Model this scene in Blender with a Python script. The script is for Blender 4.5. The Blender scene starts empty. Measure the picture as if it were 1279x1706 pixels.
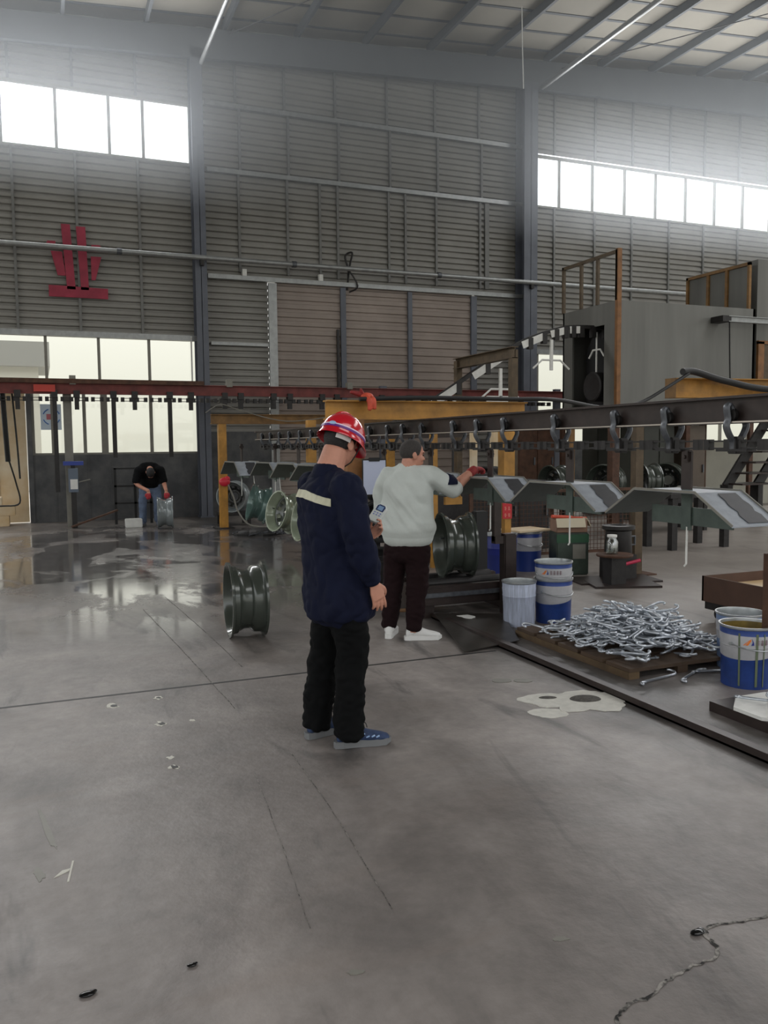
import bpy, bmesh, math, random
from mathutils import Vector, Matrix, noise
random.seed(7)
R = math.radians
scene = bpy.context.scene
COL = scene.collection

# ------------------------------------------------------------------ camera
cam_d = bpy.data.cameras.new('camera'); cam = bpy.data.objects.new('camera', cam_d); COL.objects.link(cam)
yaw, pitch, roll = .388, -.0803, -.0095
fw = Vector((math.sin(yaw)*math.cos(pitch), math.cos(yaw)*math.cos(pitch), math.sin(pitch)))
rt = Vector((math.cos(yaw), -math.sin(yaw), 0)); up = rt.cross(fw)
rt, up = rt*math.cos(roll)+up*math.sin(roll), up*math.cos(roll)-rt*math.sin(roll)
M = Matrix((rt, up, -fw)).transposed().to_4x4(); M.translation = (0, 0, 1.62)
cam.matrix_world = M
cam_d.sensor_fit = 'VERTICAL'; cam_d.sensor_height = 36; cam_d.lens = 1400/1706*36
cam_d.clip_start = .05; cam_d.clip_end = 500
scene.camera = cam

# ------------------------------------------------------------------ sky, light, exposure
scene.view_settings.view_transform = 'Standard'; scene.view_settings.look = 'None'
scene.view_settings.gamma = 1; scene.view_settings.use_curve_mapping = False
scene.view_settings.exposure = EXPOSURE = 0.0
w = bpy.data.worlds.new('overcast_sky'); scene.world = w; w.use_nodes = True
nt = w.node_tree; nt.nodes.clear()
tc = nt.nodes.new('ShaderNodeTexCoord'); sx = nt.nodes.new('ShaderNodeSeparateXYZ')
rp = nt.nodes.new('ShaderNodeValToRGB'); bg = nt.nodes.new('ShaderNodeBackground'); wo = nt.nodes.new('ShaderNodeOutputWorld')
nt.links.new(tc.outputs['Generated'], sx.inputs[0]); nt.links.new(sx.outputs['Z'], rp.inputs[0])
nt.links.new(rp.outputs[0], bg.inputs[0]); nt.links.new(bg.outputs[0], wo.inputs[0])
els = rp.color_ramp.elements
els[0].position = 0; els[0].color = (.44, .44, .40, 1)
els[1].position = .16; els[1].color = (.60, .60, .57, 1)
e = els.new(.30); e.color = (.95, .97, 1.0, 1)
e = els.new(1); e.color = (1, 1, 1, 1)
bg.inputs[1].default_value = 2.0
def area(name, loc, rot, sx_, sy_, power, col=(1, 1, 1)):
    l = bpy.data.lights.new(name, 'AREA'); l.shape = 'RECTANGLE'; l.size = sx_; l.size_y = sy_; l.energy = power; l.color = col
    o = bpy.data.objects.new(name, l); COL.objects.link(o); o.location = loc; o.rotation_euler = rot; return o
# daylight coming in through the high windows of the gable wall (just inside the glass)
area('daylight_high_window', (-1.2, 19.3, 8.55), (R(-90), 0, 0), 9, 1.2, 620)
area('daylight_high_window', (18.5, 19.3, 8.55), (R(-90), 0, 0), 12, 1.2, 950)
# added overhead fill lamps, no rooflights are built; high over the aisle behind and to the right of the photographer
area('added_overhead_fill', (6, -3, 10.6), (0, 0, 0), 10, 4, 420)
area('added_overhead_fill', (17, 7, 11.6), (0, 0, 0), 4, 14, 800)

# ------------------------------------------------------------------ helpers
def S(r, g, b):
    f = lambda c: (c/255/12.92) if c <= 10 else ((c/255+.055)/1.055)**2.4
    return (f(r), f(g), f(b), 1)
def mat(name, col, rough=.5, metal=0., var=0., scale=6., bump=0., bscale=60., col2=None, thr=None, coat=0., spec=.5, stretch=None, detail=4):
    m = bpy.data.materials.new(name); m.use_nodes = True; t = m.node_tree; p = t.nodes['Principled BSDF']
    p.inputs['Base Color'].default_value = col; p.inputs['Roughness'].default_value = rough; p.inputs['Metallic'].default_value = metal
    p.inputs['Coat Weight'].default_value = coat; p.inputs['Specular IOR Level'].default_value = spec
    tcn = t.nodes.new('ShaderNodeTexCoord'); src = tcn.outputs['Object']
    if stretch:
        mp = t.nodes.new('ShaderNodeMapping'); mp.inputs['Scale'].default_value = stretch; t.links.new(src, mp.inputs[0]); src = mp.outputs[0]
    if var or col2:
        n = t.nodes.new('ShaderNodeTexNoise'); n.inputs['Scale'].default_value = scale; n.inputs['Detail'].default_value = detail; n.inputs['Roughness'].default_value = .6
        t.links.new(src, n.inputs['Vector'])
        r = t.nodes.new('ShaderNodeValToRGB'); t.links.new(n.outputs['Fac'], r.inputs[0])
        a, b = thr or (.3, .7)
        r.color_ramp.elements[0].position = a; r.color_ramp.elements[1].position = b
        c2 = col2 or tuple(min(1, c*(1+var)) for c in col[:3])+(1,)
        c1 = col if col2 else tuple(c*(1-var) for c in col[:3])+(1,)
        r.color_ramp.elements[0].color = c1; r.color_ramp.elements[1].color = c2
        t.links.new(r.outputs[0], p.inputs['Base Color'])
    if bump:
        n2 = t.nodes.new('ShaderNodeTexNoise'); n2.inputs['Scale'].default_value = bscale; n2.inputs['Detail'].default_value = 3
        t.links.new(src, n2.inputs['Vector'])
        bn = t.nodes.new('ShaderNodeBump'); bn.inputs['Strength'].default_value = bump; bn.inputs['Distance'].default_value = .02
        t.links.new(n2.outputs['Fac'], bn.inputs['Height']); t.links.new(bn.outputs[0], p.inputs['Normal'])
    return m
def glow(name, col, strength):
    m = bpy.data.materials.new(name); m.use_nodes = True; t = m.node_tree; p = t.nodes['Principled BSDF']
    p.inputs['Base Color'].default_value = col; p.inputs['Emission Color'].default_value = col; p.inputs['Emission Strength'].default_value = strength
    return m
def glassy(name, tint, gloss=.08, rough=.05):
    m = bpy.data.materials.new(name); m.use_nodes = True; t = m.node_tree; t.nodes.clear()
    o = t.nodes.new('ShaderNodeOutputMaterial'); mx = t.nodes.new('ShaderNodeMixShader'); a = t.nodes.new('ShaderNodeBsdfTransparent'); g = t.nodes.new('ShaderNodeBsdfGlossy')
    a.inputs[0].default_value = tint; g.inputs['Roughness'].default_value = rough; mx.inputs[0].default_value = gloss
    t.links.new(a.outputs[0], mx.inputs[1]); t.links.new(g.outputs[0], mx.inputs[2]); t.links.new(mx.outputs[0], o.inputs[0])
    return m
BM = bmesh.new
V = Vector
def link(name, bm, m, parent=None, smooth=False, loc=None, rz=None):
    if isinstance(bm, bpy.types.Mesh): me = bm
    else:
        bmesh.ops.recalc_face_normals(bm, faces=bm.faces)
        me = bpy.data.meshes.new(name); bm.to_mesh(me); bm.free()
    for x in (m if isinstance(m, (list, tuple)) else [m]): me.materials.append(x)
    if smooth:
        me.polygons.foreach_set('use_smooth', [True]*len(me.polygons))
        try: me.set_sharp_from_angle(angle=R(38))
        except Exception: pass
    o = bpy.data.objects.new(name, me); COL.objects.link(o)
    if parent: adopt(o, parent)
    if loc is not None: o.location = loc
    if rz is not None: o.rotation_euler = (0, 0, rz)
    return o
def tag(o, label=None, cat=None, group=None, kind=None):
    if label: o['label'] = label
    if cat: o['category'] = cat
    if group: o['group'] = group
    if kind: o['kind'] = kind
    return o
def thing(name, label, cat, loc=(0, 0, 0), rz=0, group=None):
    o = bpy.data.objects.new(name, None); COL.objects.link(o); o.location = loc; o.rotation_euler = (0, 0, rz); o.empty_display_size = .1
    return tag(o, label, cat, group)
KID = {}
def kids(o): return list(KID.get(o.name, []))
def adopt(o, p):
    o.parent = p; KID.setdefault(p.name, []).append(o)
def dup(root, loc, rz=None, label=None, group=None):
    r = root.copy(); COL.objects.link(r); r.location = loc
    if rz is not None: r.rotation_euler = (0, 0, rz)
    if label: r['label'] = label
    if group: r['group'] = group
    def rec(a, b):
        for c in kids(a):
            d = c.copy(); COL.objects.link(d); adopt(d, b); rec(c, d)
    rec(root, r)
    return r
def box(bm, c, s, rot=None, bev=0.):
    r = bmesh.ops.create_cube(bm, size=1)
    mx = Matrix.Translation(c) @ ((rot.to_4x4() if rot else Matrix.Identity(4)) @ Matrix.Diagonal((s[0], s[1], s[2], 1)))
    bmesh.ops.transform(bm, matrix=mx, verts=r['verts'])
    if bev:
        es = list({e for v in r['verts'] for e in v.link_edges}); bmesh.ops.bevel(bm, geom=es, offset=bev, segments=2, affect='EDGES')
def bx(bm, x0, x1, y0, y1, z0, z1, bev=0.):
    box(bm, ((x0+x1)/2, (y0+y1)/2, (z0+z1)/2), (abs(x1-x0), abs(y1-y0), abs(z1-z0)), None, bev)
def rotz(a): return Matrix.Rotation(a, 3, 'Z')
def eul(x, y, z):
    return Matrix.Rotation(z, 3, 'Z') @ Matrix.Rotation(y, 3, 'Y') @ Matrix.Rotation(x, 3, 'X')
def frame(d, hint=V((0, 0, 1))):
    d = d.normalized()
    if abs(d.dot(hint)) > .98: hint = V((1, 0, 0)) if abs(d.x) < .9 else V((0, 1, 0))
    a = hint.cross(d).normalized(); return a, d.cross(a)
def rings(bm, rs, closed=False, cap=True, mi=0):
    vs = [[bm.verts.new(p) for p in r] for r in rs]; n = len(rs[0])
    for i in range(len(vs)-1+(1 if closed else 0)):
        a, b = vs[i], vs[(i+1) % len(vs)]
        for k in range(n):
            f = bm.faces.new((a[k], a[(k+1) % n], b[(k+1) % n], b[k])); f.material_index = mi
    if cap and not closed:
        f = bm.faces.new(vs[0][::-1]); f.material_index = mi
        f = bm.faces.new(vs[-1]); f.material_index = mi
    return vs
def tube(bm, pts, r, n=8, closed=False, flat=1., hint=None, mi=0):
    pts = [V(p) for p in pts]; out = []; N = len(pts)
    a = None
    for i, p in enumerate(pts):
        if closed: d = pts[(i+1) % N]-pts[i-1]
        else: d = pts[min(i+1, N-1)]-pts[max(i-1, 0)]
        d.normalize()
        if a is None: a, b = frame(d, hint or V((0, 0, 1)))
        else:
            a = (a-d*a.dot(d)); a = a.normalized() if a.length > 1e-6 else frame(d)[0]; b = d.cross(a)
        rr = r[i] if isinstance(r, (list, tuple)) else r
        out.append([p+a*rr*math.cos(t)+b*rr*flat*math.sin(t) for t in [2*math.pi*k/n for k in range(n)]])
    rings(bm, out, closed, mi=mi)
def rod(bm, p0, p1, r, n=10, r2=None, mi=0):
    tube(bm, [p0, p1], [r, r2 if r2 is not None else r], n, mi=mi)
def bar(bm, p0, p1, w_, h_, hint=V((0, 0, 1))):          # rectangular bar between two points
    p0, p1 = V(p0), V(p1); a, b = frame(p1-p0, hint)
    rings(bm, [[p+a*sx_*w_/2+b*sy_*h_/2 for sx_, sy_ in ((-1, -1), (1, -1), (1, 1), (-1, 1))] for p in (p0, p1)])
def smoothpath(pts, sub=6):
    pts = [V(p) for p in pts]; out = []
    for i in range(len(pts)-1):
        p0 = pts[max(i-1, 0)]; p1 = pts[i]; p2 = pts[i+1]; p3 = pts[min(i+2, len(pts)-1)]
        for k in range(sub):
            t = k/sub
            out.append(.5*((2*p1)+(p2-p0)*t+(2*p0-5*p1+4*p2-p3)*t*t+(3*p1-p0-3*p2+p3)*t**3))
    return out+[pts[-1]]
def lathe(bm, prof, n=32, ax='Z', c=(0, 0, 0), closed=False, mi=0):
    c = V(c); out = []
    for r, h in prof:
        ring = []
        for k in range(n):
            t = 2*math.pi*k/n; x, y = r*math.cos(t), r*math.sin(t)
            ring.append(c+(V((x, y, h)) if ax == 'Z' else V((h, x, y)) if ax == 'X' else V((x, h, y))))
        out.append(ring)
    rings(bm, out, closed, cap=not closed, mi=mi)
def prism(bm, poly, fn, mi=0):                            # poly in 2-D, fn(u, v, t) -> point, t = 0 or 1
    a = [bm.verts.new(fn(u, v, 0)) for u, v in poly]; b = [bm.verts.new(fn(u, v, 1)) for u, v in poly]; n = len(a)
    for f in ([a, b[::-1]] + [(a[(k+1) % n], a[k], b[k], b[(k+1) % n]) for k in range(n)]):
        q = bm.faces.new(f); q.material_index = mi
def ibeam(bm, p0, p1, h, b, tw=.012, tf=.014, hint=V((0, 0, 1))):
    p0, p1 = V(p0), V(p1); d = (p1-p0).normalized(); a, u = frame(d, hint)
    prof = [(-b/2, -h/2), (b/2, -h/2), (b/2, -h/2+tf), (tw/2, -h/2+tf), (tw/2, h/2-tf), (b/2, h/2-tf), (b/2, h/2), (-b/2, h/2), (-b/2, h/2-tf), (-tw/2, h/2-tf), (-tw/2, -h/2+tf), (-b/2, -h/2+tf)]
    rings(bm, [[p+a*x+u*y for x, y in prof] for p in (p0, p1)])
def ell(bm, c, r, rot=None, n=20):
    q = bmesh.ops.create_uvsphere(bm, u_segments=n, v_segments=n*2//3, radius=1)
    mx = Matrix.Translation(c) @ ((rot.to_4x4() if rot else Matrix.Identity(4)) @ Matrix.Diagonal((r[0], r[1], r[2], 1)))
    bmesh.ops.transform(bm, matrix=mx, verts=q['verts'])
def loft(bm, secs, n=24, sub=5, ex=2.0):                  # secs: (centre, half axis u, half axis v); rounded ends
    P = [smoothpath([s[k] for s in secs], sub) for k in range(3)]
    rs = []
    def ring(c, u, v, k=1.):
        o = []
        for i in range(n):
            t = 2*math.pi*i/n; ct, st = math.cos(t), math.sin(t)
            o.append(c+u*k*math.copysign(abs(ct)**(2/ex), ct)+v*k*math.copysign(abs(st)**(2/ex), st))
        return o
    N = len(P[0])
    for e, (i, j) in enumerate(((0, 1), (N-1, N-2))):
        d = (P[0][i]-P[0][j]).normalized()*min(P[1][i].length, P[2][i].length)*.55
        caps = [ring(P[0][i]+d*math.sin(a), P[1][i], P[2][i], math.cos(a)) for a in (R(75), R(45), R(20))]
        if e == 0: rs += caps
        else: rs += [ring(P[0][k], P[1][k], P[2][k]) for k in range(N)]; rs += caps[::-1]
    rings(bm, rs)
def limb(bm, pts, rad, n=16, sub=5, hint=V((0, 1, 0))):
    pts = [V(p) for p in pts]; secs = []
    for i, p in enumerate(pts):
        d = pts[min(i+1, len(pts)-1)]-pts[max(i-1, 0)]; a, b = frame(d, hint)
        r = rad[i]; ra, rb = r if isinstance(r, (tuple, list)) else (r, r)
        secs.append((p, a*ra, b*rb))
    loft(bm, secs, n, sub)
def fuse(bm, voxel=.006, it=4, fac=.5, wr=None):          # melt overlapping closed shells into one continuous surface
    bmesh.ops.recalc_face_normals(bm, faces=bm.faces)
    me = bpy.data.meshes.new('melt'); bm.to_mesh(me); bm.free()
    ms_ = bpy.data.scenes.new('melt'); o = bpy.data.objects.new('melt', me); ms_.collection.objects.link(o)
    md = o.modifiers.new('r', 'REMESH'); md.mode = 'VOXEL'; md.voxel_size = voxel
    if it: ms = o.modifiers.new('s', 'SMOOTH'); ms.iterations = it; ms.factor = fac
    
    with bpy.context.temp_override(scene=ms_, view_layer=ms_.view_layers[0]):
        dg = bpy.context.evaluated_depsgraph_get(); out = bpy.data.meshes.new_from_object(o.evaluated_get(dg))
    bpy.data.objects.remove(o); bpy.data.meshes.remove(me); bpy.data.scenes.remove(ms_)
    if wr:
        nm = [v.normal.copy() for v in out.vertices]; co = [v.co.copy() for v in out.vertices]
        out.vertices.foreach_set('co', [x for c, n in zip(co, nm) for x in c+n*wr(c, n)])
    out.polygons.foreach_set('use_smooth', [True]*len(out.polygons))
    return out
def blob(bm, cx, cy, r, z=.002, n=28, el=1., seed=0, rough=.3, h=.002, ang=0):
    pts = []
    for k in range(n):
        t = 2*math.pi*k/n; q = r*(1+rough*noise.noise(V((math.cos(t)*1.3+seed*3.1, math.sin(t)*1.3, seed)))+rough*.5*noise.noise(V((math.cos(t)*4+seed, math.sin(t)*4, seed+9))))
        x, y = q*math.cos(t)*el, q*math.sin(t); pts.append((cx+x*math.cos(ang)-y*math.sin(ang), cy+x*math.sin(ang)+y*math.cos(ang)))
    prism(bm, pts, lambda u, v, t: V((u, v, z+t*h)))
# ------------------------------------------------------------------ materials of the hall
W = 19.6                                                   # the gable wall stands at y = 19.6, the floor is z = 0
m_siding = mat('ribbed_siding', S(136, 134, 129), .55, 0, .12, 1.2)
m_siding2 = mat('taupe_siding', S(146, 134, 126), .6, 0, .16, .9)
m_dado = mat('grimy_dado', S(58, 60, 64), .5, 0, .35, 2.2, .1, 20, col2=S(98, 98, 98), thr=(.35, .75))
m_col = mat('painted_column', S(92, 96, 106), .5, 0, .12, 3)
m_beam = mat('painted_rafter', S(84, 88, 92), .6, 0, .1, 2)
m_batten = mat('galvanised_batten', S(112, 112, 110), .5, .2, .1, 3)
m_roof = mat('roof_lining', S(150, 145, 134), .8, 0, .06, 1.5)
m_galv = mat('galvanised_steel', S(150, 152, 152), .4, .6, .15, 8)
m_alu = mat('window_aluminium', S(128, 126, 118), .5, .1, .1, 6)
m_glass = glassy('window_glass', (.93, .93, .89, 1), .05)
m_glass_hi = glassy('high_window_glass', (.97, .98, .98, 1), .04)
m_red = mat('faded_red_paint', S(150, 44, 66), .6, 0, .2, 5)
m_rustred = mat('rust_red_primer', S(112, 52, 48), .6, 0, .35, 4)
m_rust = mat('rusty_steel', S(84, 58, 44), .7, .1, .4, 7, .2, 60)
m_dark = mat('dark_steel', S(44, 42, 42), .5, .3, .3, 12)
m_black = mat('black_rubber', S(20, 20, 21), .55)
m_oily = mat('oily_brown_steel', S(50, 40, 37), .45, .2, .3, 9)
m_iron = mat('worn_grey_iron', S(92, 95, 100), .4, .5, .3, 20)
m_yellow = mat('yellow_paint', S(172, 124, 50), .5, 0, .35, 4)
m_ochre = mat('ochre_paint', S(120, 88, 46), .6, 0, .35, 5)
m_brown = mat('dull_brown_steel', S(86, 72, 54), .6, .1, .35, 6)
m_orange = mat('orange_brown_paint', S(130, 88, 48), .55, 0, .3, 6)
m_cream = mat('cream_board', S(226, 214, 190), .7, 0, .2, 1.2, col2=S(200, 168, 120))
m_white = mat('white_paint', S(226, 226, 222), .6, 0, .08, 10)
m_booth = mat('galvanised_booth_sheet', S(110, 110, 106), .5, .2, .2, .7, stretch=(3, 3, .3))
m_boothd = mat('dark_booth_inside', S(30, 30, 31), .8)
m_skin = mat('skin', S(196, 140, 118), .55, 0, .1, 14)

# ------------------------------------------------------------------ floor
def floor_material():
    m = bpy.data.materials.new('worn_concrete_floor'); m.use_nodes = True; t = m.node_tree; p = t.nodes['Principled BSDF']; N = t.nodes.new; L = t.links.new
    tcn = N('ShaderNodeTexCoord'); ob = tcn.outputs['Object']
    def noise_(scale, det=5, stretch=None, dist=0.):
        n = N('ShaderNodeTexNoise'); n.inputs['Scale'].default_value = scale; n.inputs['Detail'].default_value = det; n.inputs['Roughness'].default_value = .62; n.inputs['Distortion'].default_value = dist
        if stretch:
            mp = N('ShaderNodeMapping'); mp.inputs['Scale'].default_value = stretch; L(ob, mp.inputs[0]); L(mp.outputs[0], n.inputs['Vector'])
        else: L(ob, n.inputs['Vector'])
        return n.outputs['Fac']
    def ramp(fac, stops):
        r = N('ShaderNodeValToRGB'); L(fac, r.inputs[0]); el = r.color_ramp.elements
        for i, (q, c) in enumerate(stops):
            x = el[i] if i < 2 else el.new(q)
            x.position = q; x.color = c if isinstance(c, tuple) else (c, c, c, 1)
        return r.outputs[0]
    def math_(op, a, b):
        q = N('ShaderNodeMath'); q.operation = op; q.use_clamp = False
        for i, x in enumerate((a, b)):
            if isinstance(x, (int, float)): q.inputs[i].default_value = x
            else: L(x, q.inputs[i])
        return q.outputs[0]
    def mix(f, a, b, bt='MIX'):
        q = N('ShaderNodeMix'); q.data_type = 'RGBA'; q.blend_type = bt
        if isinstance(f, float): q.inputs[0].default_value = f
        else: L(f, q.inputs[0])
        for i, x in ((6, a), (7, b)):
            if isinstance(x, tuple): q.inputs[i].default_value = x
            else: L(x, q.inputs[i])
        return q.outputs[2]
    sep = N('ShaderNodeSeparateXYZ'); L(ob, sep.inputs[0]); X, Y = sep.outputs['X'], sep.outputs['Y']
    base = ramp(noise_(.55, 6, None, .6), [(.32, S(120, 113, 109)), (.68, S(166, 158, 153))])
    base = mix(.85, base, ramp(noise_(2.3, 7, (1, .6, 1), .8), [(.3, .55), (.7, 1.05)]), 'MULTIPLY')
    base = mix(.6, base, ramp(noise_(14, 4), [(.3, .7), (.65, 1.)]), 'MULTIPLY')
    # dark tyre and drag marks, long smears
    sm = ramp(noise_(1.1, 5, (1.6, .35, 1), 1.4), [(.56, 0.), (.66, 1.)])
    base = mix(math_('MULTIPLY', sm, .65), base, S(62, 60, 60))
    sm2 = ramp(noise_(.8, 5, (.5, 2.2, 1), 1.2), [(.55, 0.), (.7, 1.)])
    base = mix(math_('MULTIPLY', sm2, .35), base, S(128, 116, 108))
    # oily strip along the machine line
    ed = math_('ADD', X, math_('MULTIPLY', noise_(1.4, 4), .9))
    oil = math_('MULTIPLY', ramp(math_('SUBTRACT', ed, 3.35), [(.0, 0.), (.45, 1.)]), ramp(math_('SUBTRACT', 4.5, ed), [(0., 0.), (.55, 1.)]))
    base = mix(math_('MULTIPLY', oil, .8), base, S(42, 40, 38))
    # lighter swept concrete beyond the line
    far = ramp(math_('MULTIPLY', math_('SUBTRACT', X, 4.4), .5), [(0., 0.), (1., 1.)])
    base = mix(math_('MULTIPLY', far, .6), base, S(150, 142, 134))
    # wet ground in the aisle towards the gable wall
    dx = math_('MULTIPLY', math_('SUBTRACT', X, 1.5), .26); dy = math_('MULTIPLY', math_('SUBTRACT', Y, 13.0), .15)
    rad = math_('SQRT', math_('ADD', math_('MULTIPLY', dx, dx), math_('MULTIPLY', dy, dy)), 0)
    zone = ramp(rad, [(.55, 1.), (1.1, 0.)])
    wet = math_('MULTIPLY', zone, ramp(noise_(.9, 6, (1.3, .7, 1), .5), [(.28, 0.), (.42, 1.)]))
    pud = math_('MULTIPLY', zone, ramp(noise_(1.05, 6, (.8, .55, 1), .5), [(.46, 0.), (.51, 1.)]))
    base = mix(math_('MULTIPLY', wet, .25), base, S(70, 69, 72)); base = mix(math_('MULTIPLY', pud, .3), base, S(50, 50, 50))
    L(base, p.inputs['Base Color'])
    ro = math_('ADD', math_('MULTIPLY', noise_(3, 5), .22), .36)
    ro = math_('SUBTRACT', ro, math_('MULTIPLY', wet, .24)); ro = math_('SUBTRACT', ro, math_('MULTIPLY', pud, .12))
    ro = math_('MAXIMUM', ro, .07); L(ro, p.inputs['Roughness'])
    bn = N('ShaderNodeBump'); bn.inputs['Distance'].default_value = .012; L(noise_(22, 5), bn.inputs['Height'])
    L(math_('SUBTRACT', math_('SUBTRACT', .22, math_('MULTIPLY', wet, .12)), math_('MULTIPLY', pud, .1)), bn.inputs['Strength']); L(bn.outputs[0], p.inputs['Normal'])
    L(math_('MULTIPLY', pud, .8), p.inputs['Coat Weight']); p.inputs['Coat Roughness'].default_value = .09; p.inputs['Coat IOR'].default_value = 1.4
    return m
m_floor = floor_material()
b = BM(); bx(b, -14, 36, -16, W+.1, -.12, 0); fl_o = tag(link('floor', b, m_floor), 'worn grey concrete floor of the hall, wet towards the wall', 'floor', kind='structure')
b = BM(); bx(b, -40, 70, W+.1, 70, -.14, -.02); tag(link('trim_1', b, mat('yard_concrete', S(190, 186, 176), .8, 0, .1, .6)), 'pale concrete yard outside the gable wall', 'yard', kind='structure')
b = BM()                                                   # control joint and hairline cracks
bx(b, -6, 3.25, 5.655, 5.68, -.01, .0015)
tag(link('trim_2', b, m_black), 'straight dark control joint across the floor', 'floor joint', kind='structure')
m_crack = mat('crack_dust', S(150, 146, 140), .9, 0, .2, 30, col2=S(34, 33, 32), thr=(.4, .6))
b = BM(); random.seed(3)
def crack(pts, wd, jit):
    P = smoothpath([(x, y, .001) for x, y in pts], 10); o = []
    P = [p+V((random.uniform(-jit, jit), random.uniform(-jit, jit), 0)) for p in P]
    for i, p in enumerate(P):
        d = P[min(i+1, len(P)-1)]-P[max(i-1, 0)]; s = V((-d.y, d.x, 0)).normalized()*wd*random.uniform(.4, 1.)
        o.append([p-s, p+s, p+s+V((0, 0, .001)), p-s+V((0, 0, .001))])
    rings(b, o)
crack([(1.38, 1.72), (1.46, 1.85), (1.6, 1.88), (1.75, 1.93), (1.93, 1.96), (2.0, 2.08), (2.25, 2.06), (2.6, 2.14)], .008, .006)
tag(link('trim_3', b, m_crack), 'jagged pale crack in the near floor', 'floor crack', kind='structure')
b = BM(); crack([(1.17, 4.2), (1.14, 3.4), (1.08, 2.6)], .0018, .002); crack([(.93, 4.0), (.85, 3.2), (.78, 2.6)], .0012, .002)
crack([(1.2, 9.2), (1.28, 7.4), (1.32, 6.0)], .003, .003); crack([(.9, 8.6), (1.0, 6.6), (1.06, 5.0)], .003, .003)
tag(link('trim_4', b, m_crack), 'fine scratches running along the floor aisle', 'floor scratch', kind='structure')

# ------------------------------------------------------------------ gable wall
def siding(bm, x0, x1, z0, z1, y=W, per=.145, dep=.05, f=(.0, .5, .6, .84, 1.)):
    prof = []; z = z0
    while z < z1:
        for q, d in ((f[1], 0), (f[2], dep), (f[3], dep)):
            pass
        prof += [(z, y), (min(z+per*f[1], z1), y), (min(z+per*f[2], z1), y+dep), (min(z+per*f[3], z1), y+dep)]
        z += per
    prof.append((z1, y)); prev = None
    for z, yy in prof:
        a, c = bm.verts.new((x0, yy, z)), bm.verts.new((x1, yy, z))
        if prev and (prev[0].co-a.co).length > 1e-5: bm.faces.new((prev[0], prev[1], c, a))
        prev = (a, c)
b = BM()
siding(b, -9, 3.6, 4.1, 7.9); siding(b, -9, 3.6, 9.24, 12.0); siding(b, 3.6, 12.2, 5.5, 12.4); siding(b, 3.6, 5.12, 1.95, 5.5); siding(b, 10.6, 12.2, 0, 5.5)
siding(b, 12.2, 34, 4.1, 7.9); siding(b, 12.2, 34, 9.24, 14)
wall = tag(link('wall_back', b, m_siding), 'grey horizontally ribbed sheet siding of the gable wall', 'wall', kind='structure')
b = BM()
bx(b, -.12, 3.45, W-.06, W+.1, 0, 1.46); bx(b, 3.6, 5.12, W-.04, W+.1, 0, 1.95); bx(b, 12.2, 34, W-.06, W+.1, 0, 1.46)
for x in (.32, 1.0, 1.46, 2.55): bx(b, x-.012, x+.012, W-.075, W-.05, 0, 1.46)
link('dado_panel', b, m_dado, wall)
def batten(x, z0, z1, wd=.055): b = BM(); bx(b, x-wd/2, x+wd/2, W-.045, W+.01, z0, z1); link('batten', b, m_batten, wall)
for x in (-2.05, -.3, .95, 2.25): batten(x, 4.1, 7.9); batten(x, 9.24, 10.5)
for i, x in enumerate((4.47, 5.62, 6.87, 8.2, 9.5, 10.75)):
    batten(x, 5.62, 7.8); batten(x+.05, 7.9, 9.25); batten(x-.03, 9.35, 11)
batten(6.42, 5.62, 7.8); batten(8.65, 5.62, 7.8); batten(10.95, 5.62, 7.8, .12)
for x in (13.0, 14.3, 15.55, 16.85, 18.1, 19.4, 20.9, 22.3, 24): batten(x, 9.24, 11.6); batten(x, 4.1, 7.9)
# sliding door of taupe sheeting, hung from a rail
door = BM(); siding(door, 5.3, 10.5, .05, 5.36, W-.07, .2, .03, (0, .5, .58, .9, 1)); bx(door, 5.3, 10.5, W-.03, W+.02, .05, 5.52)
door = tag(link('door_1', door, m_siding2), 'tall taupe ribbed sliding door in the gable wall', 'door', kind='structure')
for x, wd in ((5.2, .2), (6.95, .13), (8.72, .11), (10.52, .16)):
    b = BM(); bx(b, x-wd/2, x+wd/2, W-.13, W-.06, 0, 5.4); link('stile', b, m_col if x > 5.5 else m_galv, door)
b = BM(); bx(b, 6.78, 6.84, W-.13, W-.075, 0, 4.4); link('handle_bar', b, m_dark, door)
b = BM(); bx(b, 3.7, 12.0, W-.16, W-.02, 5.42, 5.52)
rail = tag(link('trim_5', b, m_galv), 'horizontal steel door rail above the sliding door', 'rail', kind='structure')
for x in (4.55, 6.4): b = BM(); bx(b, x-.05, x+.05, W-.12, W-.02, 5.52, 5.68); link('bracket', b, m_white, rail)
# girts
def girt(n, lab, x0, x1, z, h=.08, y=W-.09):
    b = BM(); bx(b, x0, x1, y, W, z-h/2, z+h/2); return tag(link(n, b, m_galv), lab, 'girt', kind='structure')
girt('trim_6', 'upper horizontal girt across the middle bay', 3.75, 12.0, 9.3, .1)
girt('trim_7', 'lower horizontal girt across the middle bay', 3.75, 12.0, 7.85, .1)
girt('trim_8', 'short horizontal rail left of the sliding door', 3.75, 5.1, 3.97, .07)
girt('trim_9', 'sill flashing above the low window at left', -3, 3.45, 4.06, .12)
girt('trim_10', 'sill flashing above the low window at right', 12.4, 34, 4.06, .12)
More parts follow.
